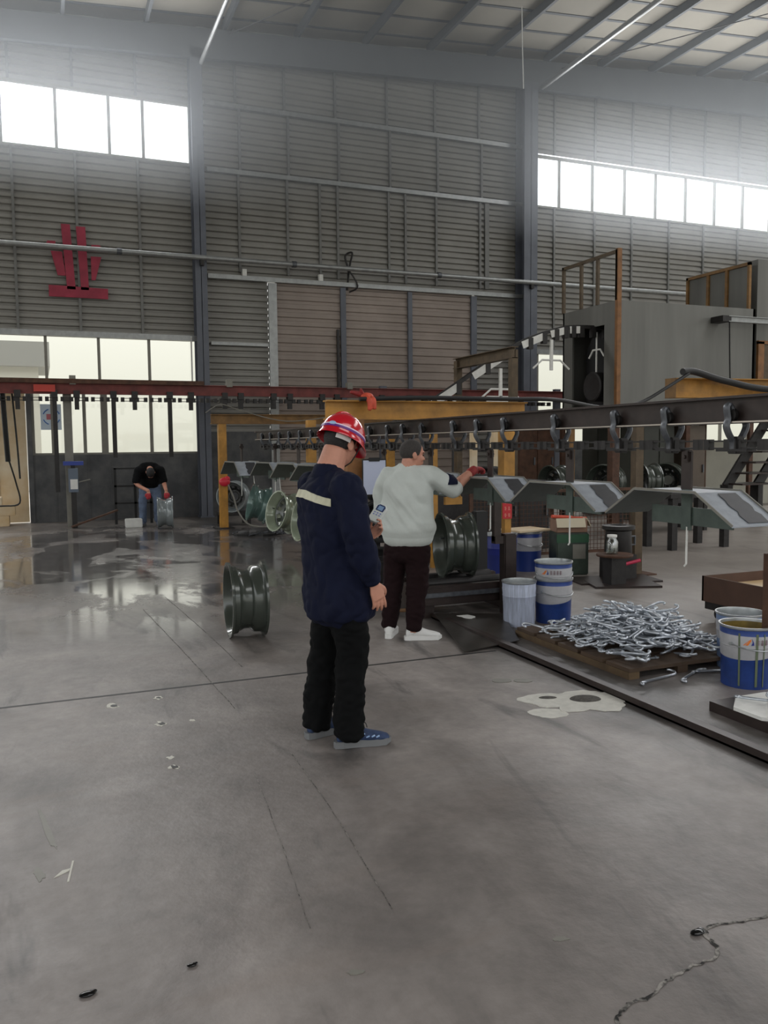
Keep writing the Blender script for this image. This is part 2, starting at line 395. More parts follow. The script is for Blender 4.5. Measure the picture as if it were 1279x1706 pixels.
# windows
def window(n, lab, x0, x1, z0, z1, mull, m_g, wd=.06, rails=()):
    b = BM(); bx(b, x0, x1, W-.03, W+.06, z1, z1+.06); bx(b, x0, x1, W-.03, W+.06, z0-.05, z0)
    for x in mull: bx(b, x-wd/2, x+wd/2, W-.02, W+.05, z0, z1)
    for z in rails: bx(b, x0, x1, W-.025, W+.05, z-.06, z+.06)
    o = tag(link(n, b, m_alu), lab, 'window', kind='structure')
    b = BM(); bx(b, x0, x1, W+.02, W+.026, z0, z1); link('pane', b, m_g, o)
    return o
window('window_1', 'bright high window strip of the left bay', -9, 3.42, 7.94, 9.18, [-8+1.075*k for k in range(11)][:-1]+[2.385, 3.4], m_glass_hi)
window('window_2', 'bright high window strip of the right bay', 12.4, 34, 7.9, 9.14, [12.42]+[13.17+1.07*k for k in range(19)], m_glass_hi, .05)
window('window_3', 'upper row of the low steel framed window in the left bay', -3, 3.45, 3.02, 4.0, [-2.98, -1.92, -.85, .22, 1.3, 2.37, 3.42], m_glass, .06)
window('window_5', 'lower row of the low steel framed window in the left bay', -.12, 3.45, 1.5, 2.9, [-.1, .3, .95, 1.33, 1.4, 2.37, 3.42], m_glass, .07)
window('window_4', 'low window of the right bay behind the booth', 12.4, 34, 1.5, 4.0, [12.5+1.07*k for k in range(20)], m_glass, .07, (2.95,))
b = BM(); bx(b, 3.28, 3.31, W-.1, W-.06, 2.9, 4.1); tag(link('trim_11', b, m_white), 'thin white conduit beside the low window', 'conduit', kind='structure')
# side door opening at the left edge and the pale board seen through it
b = BM(); bx(b, -.22, -.12, W-.1, W+.12, 0, 2.95); bx(b, -3, -.12, W-.1, W+.12, 2.95, 3.05)
tag(link('door_2', b, m_dado), 'frame of the open doorway at the far left', 'doorway', kind='structure')
b = BM(); bx(b, -9, -3, W-.02, W+.1, 0, 4.1); link('upper_sheet', b, m_dado, wall)
# columns, rafter, roof
def hcol(n, lab, x, h, y0=W-.42, wd=.3):
    b = BM(); t = .014; y1 = W-.06
    bx(b, x-wd/2, x+wd/2, y0, y0+t, 0, h); bx(b, x-wd/2, x+wd/2, y1-t, y1, 0, h); bx(b, x-t/2, x+t/2, y0, y1, 0, h); bx(b, x-wd/2-.03, x+wd/2+.03, y0-.03, y1, 0, .03)
    return tag(link(n, b, m_col), lab, 'column', kind='structure')
hcol('steel_column', 'grey steel column between left window and sliding door', 3.5, 10.3, W-.42, .26)
hcol('steel_column', 'grey steel column right of the sliding door', 11.98, 10.8, W-.5, .4)
hcol('steel_column', 'grey steel column at the right end of the wall', 24, 11.8, W-.5, .42)
zr = lambda x: 10.46+.077*(x if x < 26 else 52-x)
b = BM(); prism(b, [(-10, 9.25), (3.5, 10.08), (12, 10.66), (26, 11.35), (36, 11.2), (36, zr(36)-.02), (26, zr(26)-.02), (-10, zr(-10)-.02)], lambda u, v, t: V((u, W-.42+.14*t, v)))
bx(b, -10, 36, W-.5, W-.3, 9.2, 9.21)
b.free(); b = BM(); prism(b, [(-10, 9.25), (3.5, 10.08), (12, 10.66), (26, 11.35), (36, 11.2), (36, zr(36)-.02), (26, zr(26)-.02), (-10, zr(-10)-.02)], lambda u, v, t: V((u, W-.42+.14*t, v)))
tag(link('roof_rafter', b, m_beam), 'deep grey steel rafter along the top of the gable wall', 'rafter', kind='structure')
b = BM()
def sheet(x0, x1, y0, y1, st=.0):
    prism(b, [(x0, zr(x0)+.2), (x1, zr(x1)+.2), (x1, zr(x1)+.26), (x0, zr(x0)+.26)], lambda u, v, t: V((u, y0+(y1-y0)*t, v)))
for k in range(40):
    y = -16+.9*k
    if y < W: sheet(-14, 26, y, y+.9-.025); sheet(26, 36, y, y+.9-.025)
for k in range(39):                                       # lap strips between the sheets, slightly lower
    y = -16+.9*(k+1)-.025
    if y < W-.1:
        for x0, x1 in ((-14, 26), (26, 36)): prism(b, [(x0, zr(x0)+.185), (x1, zr(x1)+.185), (x1, zr(x1)+.25), (x0, zr(x0)+.25)], lambda u, v, t: V((u, y-.03+.085*t, v)), 1)
tag(link('ceiling', b, [m_roof, m_beam]), 'pale lined roof sheets sloping up to the right', 'roof', kind='structure')
k = 0; x = 12.56-1.68*13
while x < 34:
    b = BM(); h = .2; z = zr(x)+.08
    prism(b, [(-.035, -h/2), (.035, -h/2), (.035, -h/2+.02), (-.02, -h/2+.02), (-.02, h/2-.02), (.035, h/2-.02), (.035, h/2), (-.035, h/2)], lambda u, v, t: V((u, -16+(W-.2+16)*t, v)))
    o = tag(link('roof_purlin', b, m_beam), 'grey steel roof purlin running out from the gable wall', 'purlin', 'roof purlins', 'structure'); o.location = (x, 0, z)
    x += 1.68
# strut and cross bracing under the roof
b = BM(); rod(b, (12.3, W-.5, 10.7), (12.0, 3, 10.75), .06, 12); tag(link('trim_12', b, m_galv), 'round galvanised strut between roof and right column', 'strut', kind='structure')
b = BM(); rod(b, (3.6, W-.5, 9.95), (3.7, 8, 10.3), .045, 12); tag(link('trim_13', b, m_galv), 'round galvanised strut above the left column', 'strut', kind='structure')
b = BM(); rod(b, (4.2, W-.6, 10.6), (11.6, 8, 11.0), .012, 6); tag(link('trim_14', b, m_dark), 'thin diagonal brace rod under the middle roof', 'brace rod', kind='structure')
b = BM(); rod(b, (12.8, W-.6, 11.2), (22, 8, 11.8), .012, 6); tag(link('trim_15', b, m_dark), 'thin diagonal brace rod under the right roof', 'brace rod', kind='structure')
for nm, (x, y, z) in (('thin cable hanging from the roof over the middle bay', (10.4, 17, 9.6)), ('thin cable hanging from the roof near the right edge', (17.6, 15.5, 10.0))):
    b = BM(); tube(b, [(x, y, zr(x)+.1), (x+.02, y, (zr(x)+z)/2), (x+.05, y, z-.0)], .012, 6); tag(link('hanging_cable', b, m_white), nm, 'cable')

# ------------------------------------------------------------------ things on the wall
b = BM(); y = 19.02
for i in range(9): rod(b, (-9+3.6*i*1, y, 5.78-.004*i), (-9+3.6*(i+1), y, 5.776-.004*i), .055, 14)
pipe = tag(link('steel_pipe', b, m_galv, smooth=True), 'long horizontal grey pipe clamped across the gable wall', 'pipe')
for x in (1.75, 5.6, 9.3, 12.9): b = BM(); rod(b, (x-.05, y, 5.765), (x+.05, y, 5.765), .072, 14); link('coupling', b, m_iron, pipe)
for x in (3.5, 11.98): b = BM(); bx(b, x-.04, x+.04, y-.02, y+.1, 5.6, 5.72); link('clamp', b, m_dark, pipe)
b = BM(); yy = W-.06; F = lambda u, v, t: V((u, yy-.035*t, v))
for poly in ([(.33, 4.83), (1.53, 4.83), (1.53, 5.05), (.33, 5.07)], [(.70, 5.0), (.87, 5.0), (.80, 6.36), (.62, 6.36)], [(.98, 5.0), (1.14, 5.0), (1.11, 6.33), (.92, 6.33)],
             [(.52, 5.28), (.68, 5.28), (.62, 5.78), (.4, 5.78)], [(1.2, 5.22), (1.28, 5.22), (1.42, 5.72), (1.2, 5.72)], [(.3, 5.9), (.5, 5.9), (.5, 5.99), (.34, 5.99)], [(1.22, 5.86), (1.44, 5.86), (1.4, 5.97), (1.22, 5.97)]):
    prism(b, poly, F)
tag(link('wall_character', b, m_red), 'large faded red character sign fixed high on the left wall', 'sign')
b = BM(); tube(b, smoothpath([(7.05, W-.12, 5.35), (7.1, W-.1, 5.8), (7.02, W-.1, 6.15), (7.2, W-.1, 6.25), (7.15, W-.1, 6.0), (7.08, W-.12, 5.7)], 5), .025, 6); tube(b, smoothpath([(7.1, W-.15, 5.3), (7.3, W-.2, 5.45), (7.05, W-.12, 5.9)], 5), .02, 6)
tag(link('wire_loop', b, m_dark), 'loop of black wire caught on the pipe above sliding door', 'wire')
# ------------------------------------------------------------------ rear conveyor along the gable wall
yr = 18.2
rt_ = thing('rear_conveyor', 'rust red conveyor rail running along the gable wall', 'conveyor', (0, yr, 0))
b = BM(); ibeam(b, (-9, 0, 2.8), (12.6, 0, 2.8), .22, .12); link('rail', b, m_rustred, rt_)
b = BM(); bx(b, -9, 3.3, -.12, -.02, 2.9, 2.99); link('cable_tray', b, m_rust, rt_)
for x, z in ((.68, 3.02), (3.85, 3.0), (6.6, 2.98)): b = BM(); bx(b, x-.06, x+.06, -.1, .06, 2.88, z+.04); link('splice_plate', b, m_alu, rt_)
b = BM(); bx(b, -.05, .75-.4, -.075, -.06, 2.73, 2.87); link('repainted_patch', b, mat('fresh_red', S(190, 62, 50), .5), rt_)
b = BM()
x = -3.0
while x < 12:
    for dz in (-.028, .028): bar(b, (x, 0, 2.59+dz), (x+.17, 0, 2.59+dz), .03, .012)
    for q in (0, .17): bx(b, x+q-.035, x+q+.035, -.04, .04, 2.545, 2.635)
    x += .29
link('chain', b, m_dark, rt_)
for x in (-3.6, .57, 7.5, 12.3): b = BM(); bx(b, x-.08, x+.08, .1, .22, 0, 2.98); link('post', b, m_col if x > 2 else m_alu, rt_)
def hanger(x, z1, wd, lab): b = BM(); bx(b, x-wd/2, x+wd/2, -.03, .03, z1, 2.72); bx(b, x-.06, x+.06, -.07, .07, 2.62, 2.76); tag(link('conveyor_hanger', b, m_dark, None, loc=(0, yr, 0)), lab, 'hanger', 'hangers of the rear conveyor')
near = ['left of the doorway post', 'before the notice in the window', 'before the middle of the low window', 'before the right of the low window']
for i, x in enumerate((-.8, .33, 1.46, 2.59)): hanger(x, (1.35, .72, 1.4, 1.4)[i], .085, 'long dark steel hanger on the rear conveyor '+near[i])
for i, x in enumerate((-.35, .75, 1.88, 3.03)): hanger(x, 2.38, .085, 'short dark hanger plate on the rear conveyor, %s of four before the window' % ('first', 'second', 'third', 'last')[i])
for i, x in enumerate((3.75, 4.1, 4.83, 5.2, 5.95, 6.3, 7.05, 7.4, 8.1, 8.5, 9.2, 9.6)): hanger(x, 2.42, .1, 'short dark hanger plate on the rear conveyor before the taupe door')

# ------------------------------------------------------------------ main conveyor over the working line
XC = 3.52
mc = thing('overhead_conveyor', 'dark brown overhead monorail crossing the hall at head height', 'conveyor', (XC, 0, 0))
b = BM(); ibeam(b, (0, 1.6, 1.79), (0, 14.3, 1.79), .15, .09); link('rail', b, m_oily, mc)
turn = [(0, 14.3, 1.79)]+[(1.0-1.0*math.cos(R(a)), 14.3+1.0*math.sin(R(a)), 1.79) for a in range(15, 181, 15)]+[(2.0, 10.5, 1.79)]
b = BM(); P = [V(p) for p in turn]
for sec in ((.045, .012, .068), (.006, .06, 0), (.045, .012, -.068)): 
    o = []
    for i, p in enumerate(P):
        d = (P[min(i+1, len(P)-1)]-P[max(i-1, 0)]).normalized(); s = V((d.y, -d.x, 0)); z = V((0, 0, sec[2]))
        o.append([p+z-s*sec[0]-V((0, 0, sec[1])), p+z+s*sec[0]-V((0, 0, sec[1])), p+z+s*sec[0]+V((0, 0, sec[1])), p+z-s*sec[0]+V((0, 0, sec[1]))])
    rings(b, o)
link('rail_bend', b, m_oily, mc)
b = BM(); bar(b, (-.052, 1.6, 1.722), (-.052, 14.3, 1.722), .012, .008); link('worn_rail_edge', b, mat('worn_bright_edge', S(190, 182, 172), .35, .5), mc)
b = BM(); y = 1.7
while y < 14:
    for dz in (-.02, .02): bar(b, (0, y, 1.6+dz), (0, y+.15, 1.6+dz), .035, .009)
    for q in (0, .15): box(b, (0, y+q, 1.6), (.04, .04, .06))
    y += .235
link('chain', b, m_dark, mc)
def make_trolley():
    t = thing('chain_trolley', 'x', 'trolley', (XC, 0, 0), 0, 'trolleys of the overhead conveyor')
    for s in (-1, 1):
        b = BM(); path = smoothpath([(s*.028, 0, 1.775), (s*.05, 0, 1.815), (s*.07, 0, 1.80), (s*.06, 0, 1.74), (s*.07, 0, 1.70), (s*.05, 0, 1.655), (s*.025, 0, 1.62), (s*.02, 0, 1.57)], 4)
        tube(b, path, .015, 8, flat=1.5, hint=V((0, 1, 0))); link('arm', b, m_iron, t, True)
        b = BM(); lathe(b, [(.012, s*.02), (.036, s*.022), (.038, s*.045), (.012, s*.048)], 16, 'X', (0, 0, 1.762)); link('wheel', b, m_dark, t, True)
    b = BM(); bx(b, -.03, .03, -.035, .035, 1.55, 1.645, .006); bar(b, (0, -.11, 1.57), (0, .11, 1.57), .07, .014); link('chain_block', b, m_dark, t)
    return t
TY = [3.53, 4.03, 4.51, 5.2, 5.92, 6.37, 6.82, 7.5, 7.96, 8.36]+[8.9+.55*k for k in range(10)]
tn = ['first large trolley from the right edge', 'second large trolley, above the nearest spray tray', 'third trolley from the right', 'fourth trolley, above the second spray tray', 'fifth trolley from the right', 'sixth trolley, above the gloved hand', 'seventh trolley from the right', 'trolley over the head of the man in white', 'second trolley left of the man in white', 'third trolley left of the man in white']
tr0 = make_trolley()
for i, y in enumerate(TY):
    o = tr0 if i == 0 else dup(tr0, (XC, y, 0))
    o.location = (XC, y, 0)
    o['label'] = 'steel hook trolley on the overhead monorail, '+tn[i] if i < len(tn) else 'small dark trolley on the far end of the overhead monorail'
    o['label'] = o['label'].replace('steel hook trolley on the overhead monorail, ', 'hook trolley on the monorail: ')
# spray trays: folded sheet roofs hung under the chain
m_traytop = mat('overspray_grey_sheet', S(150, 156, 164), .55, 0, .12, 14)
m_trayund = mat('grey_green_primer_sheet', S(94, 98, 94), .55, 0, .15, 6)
m_traydark = mat('dark_paint_patch', S(46, 46, 50), .5, 0, .2, 20)
m_plate = mat('primed_hanger_plate', S(76, 88, 82), .5, .1, .2, 10)
def make_tray():
    t = thing('spray_tray', 'x', 'tray', (XC, 0, 0), 0, 'folded spray trays under the conveyor')
    Wd = .17
    prof = [(.54, 1.17), (.26, 1.335), (-.25, 1.335), (-.53, 1.17)]
    b = BM(); th = .006
    low = [(y, z-th) for y, z in prof]
    prism(b, prof+low[::-1], lambda u, v, q: V((-Wd+2*Wd*q, u, v)))
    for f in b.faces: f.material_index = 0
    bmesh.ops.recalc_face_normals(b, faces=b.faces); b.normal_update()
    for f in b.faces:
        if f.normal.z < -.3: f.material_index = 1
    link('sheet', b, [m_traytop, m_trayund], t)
    for s in (-1, 1):                                     # turned-up lips along both long sides
        b = BM()
        for (y0, z0), (y1, z1) in zip(prof, prof[1:]): bar(b, (s*Wd, y0, z0+.003), (s*Wd, y1, z1+.003), .006, .014)
        link('lip', b, m_alu, t)
    for s, y0, y1, z0, z1 in ((-1, -.27, -.515, 1.325, 1.18), (1, .28, .52, 1.326, 1.182)):
        o = []
        for k in range(9):
            q = k/8; y = y0+(y1-y0)*q; z = z0+(z1-z0)*q+.0035; wv = .055+.02*noise.noise(V((k*.9, s, 0)))
            o.append([V((-wv+.03-.02*q, y, z)), V((wv+.05, y, z)), V((wv+.05, y, z+.001)), V((-wv+.03-.02*q, y, z+.001))])
        b = BM(); rings(b, o); link('bare_patch', b, m_traydark, t)
    b = BM(); bx(b, -.006, .006, -.042, .042, 1.34, 1.56); bx(b, -.02, .02, -.03, .03, 1.5, 1.57, .006); rod(b, (-.03, 0, 1.53), (.03, 0, 1.53), .012); link('hanger_plate', b, m_oily, t)
    b = BM(); bx(b, .0, .012, -.36, .3, 1.13, 1.235); bx(b, -.012, .0, -.05, .03, 1.1, 1.34); link('cross_plate', b, m_plate, t)
    b = BM(); tube(b, [(-.01, -.02, 1.12), (-.012, -.02, .99), (-.012, -.02, .9), (-.012, -.005, .885)], .006, 8); link('hook_rod', b, m_white, t)
    return t
tray0 = make_tray()
tl = ['nearest folded spray tray, hanging over the pile of hooks', 'second folded spray tray, hanging above the two stacked pails', 'third folded spray tray, under the gloved hand of the man in white', 'folded spray tray hidden behind the man in white', 'folded spray tray behind the clipboard', 'folded spray tray over the far end of the machine line']
for i, y in enumerate((3.9, 5.08, 6.23, 7.4, 8.6, 9.8)):
    o = tray0 if i == 0 else dup(tray0, (XC, y, 0)); o.location = (XC, y, 0); o['label'] = tl[i]
for i, (x, y, a, l) in enumerate(((XC-.35, 14.1, 5, 'leftmost of the distant white spray trays, beyond the hung rims'), (XC-.06, 13.0, 8, 'second of the distant white spray trays, above a hung rim'), (XC, 11.9, 10, 'third of the distant white spray trays, by the back of the man in navy'), (XC, 10.85, 10, 'fourth of the distant white spray trays, behind the man in navy'))):
    dup(tray0, (x, y, -.36), R(a), l, 'distant spray trays').scale = (1.25, 1, 1.28)

# ------------------------------------------------------------------ wheel rims
def rim_paint(n, c, rough=.22): return mat(n, c, rough, .15, .1, 5, coat=.4)
m_rimdark = rim_paint('dark_green_grey_paint', S(66, 72, 66)); m_rimin = mat('dark_rim_inside', S(40, 42, 40), .35, .2)
m_rimteal = rim_paint('teal_primer_paint', S(92, 118, 112)); m_rimlight = rim_paint('pale_green_primer_paint', S(150, 160, 140)); m_rimsteel = rim_paint('grey_primer_paint', S(132, 140, 142))
def make_rim(label, mo, mi, group=None, name='wheel_rim'):
    t = thing(name, label, 'wheel rim', group=group)       # axis along local x, rests on z = 0
    b = BM()
    out = [(.30, -.15), (.32, -.15), (.32, -.132), (.292, -.122), (.286, -.085), (.272, -.075), (.262, -.05), (.25, -.03), (.25, .02), (.268, .035), (.282, .055), (.286, .115), (.293, .122), (.32, .132), (.32, .15), (.30, .15)]
    inn = [(.284, .125), (.276, .06), (.26, .03), (.242, .018), (.242, -.028), (.256, -.06), (.276, -.09), (.284, -.125)]
    lathe(b, out+inn, 56, 'X', (0, 0, .32), closed=True); br = link('barrel', b, mo, t, True)
    b = BM(); n = 60; R_ = [.247, .225, .21, .185, .17, .14, .128, .105, .09]; H_ = [-.02, -.02, -.015, .02, .035, .055, .058, .058, .05]
    vs = [[b.verts.new((H_[i], R_[i]*math.cos(2*math.pi*k/n), .32+R_[i]*math.sin(2*math.pi*k/n))) for k in range(n)] for i in range(len(R_))]
    for i in range(len(R_)-1):
        for k in range(n):
            if i in (2, 3) and k % 6 in (1, 2, 3): continue
            if i == 6 and k % 6 == 0: continue
            b.faces.new((vs[i][k], vs[i][(k+1) % n], vs[i+1][(k+1) % n], vs[i+1][k]))
    bmesh.ops.recalc_face_normals(b, faces=b.faces)
    bmesh.ops.solidify(b, geom=b.faces[:], thickness=.01); link('disc', b, mi, t, True)
    b = BM(); rod(b, (-.04, .25, .36), (-.09, .235, .36), .008); link('valve_stem', b, m_iron, t)
    return t
r1 = make_rim('dark glossy wheel rim standing alone on the floor behind the man in navy', m_rimdark, m_rimin)
r1.location = (1.58, 7.0, 0); r1.rotation_euler = (0, 0, R(-4))
def rim_copy(loc, rot, label, mo=None, mi=None, group=None):
    o = dup(r1, loc, None, label, group); o.rotation_euler = rot
    if mo:
        for c in kids(o):
            c.data = c.data.copy(); c.data.materials[0] = mo if c.name.startswith('barrel') else mi
    return o
rim_copy((2.27, 17.0, 0), (0, 0, R(-8)), 'dark green rim being rolled by the bending man in black', m_rimsteel, m_rimin)
rim_copy((3.72, 7.28, .315), (0, 0, R(-12)), 'dark glossy rim on the fixture beside the man in white')
rim_copy((3.55, 8.75, .36), (0, 0, R(72)), 'almost black rim on a stand between navy and white clothed men', m_black, m_black)
rim_copy((3.68, 17.2, .26), (0, 0, R(58)), 'grey rim seen face on beyond the yellow post', m_rimsteel, m_rimin)
b = BM(); bx(b, -.3, .3, -.3, .3, .2, .26)
for x in (-.26, .26):
    for y in (-.26, .26): bx(b, x-.03, x+.03, y-.03, y+.03, 0, .2)
tag(link('low_trestle', b, m_dark, None, False, (3.68, 17.2, 0)), 'low dark trestle under the grey rim beyond the yellow post', 'trestle')
for i, (x, y, z, rz, ry, l, a_, b_) in enumerate(((XC-.2, 13.9, .33, -6, 14, 'teal rim hanging tilted, leftmost of three under white trays', m_rimteal, m_rimin), (XC-.1, 12.6, .27, 14, 12, 'large open rim with pale inside hanging in the middle of three', m_rimlight, m_rimdark), (XC, 11.6, .22, 6, 10, 'pale rim hanging at the back of the man in navy', m_rimlight, m_rimin))):
    rim_copy((x, y, z), (0, R(ry), R(rz)), l, a_, b_, 'rims hanging under the distant trays')
    h = thing('hanging_hook', 'thin wire hook carrying the hung rim, %s from the left' % ('first', 'second', 'third')[i], 'hook', (x, y, 0), 0, 'wire hooks of the hung rims')
    bb = BM(); tube(bb, smoothpath([(0, 0, 1.2), (.0, 0, z+.8), (.02, 0, z+.62), (.05, 0, z+.58), (.08, 0, z+.62)], 5), .007, 6); link('wire', bb, m_white, h)
# a rank of dark rims in the depth of the hall, on a low bench
bt = thing('steel_bench', 'low dark steel bench carrying rims in the depth of the hall', 'bench', (9.6, 12.25, 0))
b = BM(); bx(b, -3.2, 1.8, -.35, .35, .52, .6); link('top', b, m_dark, bt)
for x in (-3, -1.4, .2, 1.6):
    for y in (-.3, .3): b = BM(); bx(b, x-.04, x+.04, y-.04, y+.04, 0, .52); link('leg', b, m_dark, bt)
dl = ['behind the second tray, leftmost of the bench rims', 'second of the bench rims', 'third of the bench rims, with a bright upper edge', 'fourth of the bench rims, with a chromed face', 'rightmost of the bench rims']
for i, (x, rz, mo) in enumerate(((6.9, 20, m_black), (8.2, 5, m_rimdark), (9.25, 30, m_rimdark), (10.15, -10, m_rimdark), (10.6, 35, m_rimdark))):
    rim_copy((x, 12.25, .6), (0, 0, R(rz)), 'dark rim on the far bench, '+dl[i], mo, m_rimin, 'rims on the far bench')
# ------------------------------------------------------------------ frames that carry the monorail
def tube_post(bm, x, y, z1, w_=.14, z0=0): bx(bm, x-w_/2, x+w_/2, y-w_/2, y+w_/2, z0, z1)
f1 = thing('monorail_gantry', 'yellow and ochre portal frame carrying the monorail above the men', 'frame', (0, 7.85, 0))
b = BM(); ibeam(b, (2.6, 0, 1.96), (4.85, 0, 1.96), .19, .14); link('cross_beam', b, m_yellow, f1)
b = BM(); bx(b, 2.79, 2.97, -.09, .09, 0, 1.87); link('post', b, m_orange, f1)
b = BM(); tube_post(b, 4.6, -.05, 1.87, .13, 1.2); tube_post(b, 4.6, -.05, 1.2, .075, 0); link('post', b, m_yellow, f1)
for x in (2.88, 4.6): b = BM(); bx(b, x-.12, x+.12, -.14, .1, 0, .015); link('base_plate', b, m_rust, f1)
f2 = thing('monorail_gantry', 'yellow portal frame at the far bend of the monorail, red spray gun on its post', 'frame', (0, 16.5, 0))
b = BM(); ibeam(b, (3.12, 0, 2.14), (7.2, 0, 2.14), .19, .15); link('cross_beam', b, m_ochre, f2)
b = BM(); tube_post(b, 3.33, 0, 2.05, .15); link('post', b, m_yellow, f2)
b = BM(); tube_post(b, 6.9, 0, 2.05, .15); link('post', b, m_yellow, f2)
b = BM(); bx(b, 3.15, 3.5, -.2, .2, 0, .02); link('base_plate', b, m_dark, f2)
b = BM(); tube_post(b, 0, 0, 2.0, .13); bx(b, -.12, .12, -.12, .12, 0, .015); tag(link('upright_post', b, m_yellow, None, loc=(3.87, 12.4, 0)), 'bright yellow post just left of the neck of the man in navy', 'post')
f4 = thing('support_post', 'brown steel post standing behind the wire mesh end, right of centre', 'post', (6.72, 8.3, 0))
b = BM(); bx(b, -.055, .055, -.05, .05, 0, 2.0); link('shaft', b, m_brown, f4)
b = BM(); bx(b, -.2, .2, -.15, .15, 0, .015); link('base_plate', b, m_rust, f4)
f5 = thing('crane_beam', 'yellow crane beam at upper right with a thick hose over it', 'beam', (0, 9, 0))
b = BM(); ibeam(b, (7.82, 0, 2.33), (12.5, 0, 2.38), .26, .2); link('beam', b, m_yellow, f5)
b = BM(); bx(b, 7.81, 7.825, -.1, .1, 2.2, 2.46); link('end_plate', b, m_ochre, f5)
for x in (12.2,): b = BM(); tube_post(b, x, 0, 2.2, .14); link('post', b, m_ochre, f5)
# hoses and cables over the beams
b = BM(); tube(b, smoothpath([(12.3, 8.85, 2.36), (9.6, 8.82, 2.32), (8.6, 8.8, 2.42), (8.0, 8.75, 2.53), (7.75, 8.7, 2.52)], 8), .045, 10); tag(link('air_hose', b, m_black, smooth=True), 'thick black hose sagging along the right yellow beam', 'hose')
b = BM(); tube(b, smoothpath([(7.85, 8.7, 2.5), (7.4, 8.6, 2.3), (6.9, 8.5, 2.1), (6.2, 8.2, 2.02), (5.2, 7.75, 2.08), (4.6, 7.7, 2.08), (4.0, 7.68, 2.08), (3.5, 7.7, 2.08), (2.9, 7.7, 2.06)], 8), .022, 8); tag(link('power_cable', b, m_black, smooth=True), 'black power cable looping down onto the portal frame beam', 'cable')
b = BM(); tube(b, smoothpath([(3.0, 16.38, 2.26), (3.3, 16.36, 2.42), (3.7, 16.36, 2.3), (4.6, 16.36, 2.1), (5.6, 16.36, 2.2)], 6), .01, 6); tag(link('thin_cable', b, m_alu), 'thin pale cable hanging slack before the far yellow beam', 'cable')
# orange gloves on the beam
g = thing('work_gloves', 'crumpled orange work gloves draped over the yellow beam', 'gloves', (2.98, 7.78, 2.06))
b = BM(); m_glove = mat('orange_glove_rubber', S(206, 84, 60), .6, 0, .2, 20); m_gloved = mat('red_work_glove', S(140, 40, 40), .7, 0, .3, 30)
ell(b, (.02, -.02, .03), (.07, .05, .04)); limb(b, [(.0, -.04, .02), (.02, -.1, -.02), (.02, -.1, -.1)], [.035, .03, .022]); limb(b, [(.05, -.03, .02), (.06, -.1, -.01), (.07, -.1, -.09)], [.03, .026, .02])
link('glove', fuse(b, .006), m_glove, g)
b = BM(); limb(b, [(-.02, 0, .04), (-.09, -.02, .06), (-.15, -.03, .07)], [.028, .024, .015]); limb(b, [(-.02, -.02, .05), (-.05, -.04, .1)], [.02, .012]); link('cuff', fuse(b, .005), m_gloved, g)

# ------------------------------------------------------------------ spray booth, its ramp conveyor and the frame under it
bo = thing('spray_booth', 'large grey sheet metal booth raised behind the conveyor at right', 'booth', (10.5, 13.6, 0))
b = BM()
bx(b, 0, 3.5, -.0, .05, 2.0, 4.37); bx(b, 0, 3.5, 1.8, 1.85, 2.0, 4.37); bx(b, 3.45, 3.5, 0, 1.85, 2.0, 4.37); bx(b, .05, 3.44, .06, 1.79, 4.3, 4.36); bx(b, .05, 3.44, .06, 1.79, 2.0, 2.06)
bx(b, 0, .04, 0, 1.85, 3.95, 4.37); bx(b, 0, .04, .0, .42, 2.0, 3.95); bx(b, 0, .04, 1.5, 1.85, 2.0, 3.95)
link('shell', b, m_booth, bo)
b = BM(); prism(b, [(.42, 2.0), (1.5, 2.0), (1.5, 3.5), (1.3, 3.8), (.9, 3.92), (.42, 3.9)], lambda u, v, t: V((.35+.02*t, u, v))); link('inner_curtain', b, m_boothd, bo)  # near-black sheet set behind the booth mouth
b = BM(); bx(b, -.03, .06, -.03, .05, 0, 5.35); link('corner_post', b, m_orange, bo)
for x, y in ((3.45, 0), (0, 1.83), (3.45, 1.83), (1.75, 0)): b = BM(); bx(b, x-.05, x+.05, y-.04, y+.04, 0, 2.0); link('leg', b, m_rust, bo)
def grille(x, z0, z1, panels):
    b = BM(); bx(b, x-.03, x+.03, 0, .06, z0, z1); bx(b, x-.03, x+.03, 1.8, 1.86, z0, z1); bx(b, x-.03, x+.03, 0, 1.86, z1-.06, z1)
    for y in (.65, 1.2): bx(b, x-.025, x+.025, y-.035, y+.035, z0, z1)
    link('railing', b, m_brown if not panels else m_ochre, bo)
    if panels: b = BM(); bx(b, x+.02, x+.03, .05, 1.8, z0, z1-.05); link('railing_sheet', b, m_booth, bo)
grille(0, 4.37, 5.33, False); grille(3.35, 4.37, 5.33, True)
ba = thing('booth_annex', 'plain grey sheet metal block adjoining the booth at the right edge', 'booth', (10.5, 13.6, 0))
b = BM(); bx(b, 3.55, 7, -.0, 1.8, 2.05, 5.4); link('shell', b, m_booth, ba)
for x, y in ((3.75, 1.7), (6.9, .1), (6.9, 1.7)): b = BM(); bx(b, x-.06, x+.06, y-.06, y+.06, 0, 2.05); link('leg', b, m_rust, ba)
b = BM(); bx(b, 3.56, 3.72, -.06, -.0, 2.2, 3.7); bx(b, 3.56, 5.2, -.06, -.0, 3.65, 3.72); link('door_frame', b, m_orange, ba)
b = BM(); bx(b, 3.72, 5.1, -.03, .0, 2.3, 3.63); link('door_sheet', b, m_brown, ba)
lt = thing('batten_duct', 'grey horizontal steel channel before the booth wall', 'channel', (13.0, 13.3, 4.08))
b = BM(); ibeam(b, (-.05, 0, 0), (2.6, 0, 0), .12, .12); link('channel', b, m_galv, lt); b = BM(); bx(b, -.2, .02, -.05, .28, -.06, .06); link('bracket', b, m_dark, lt)
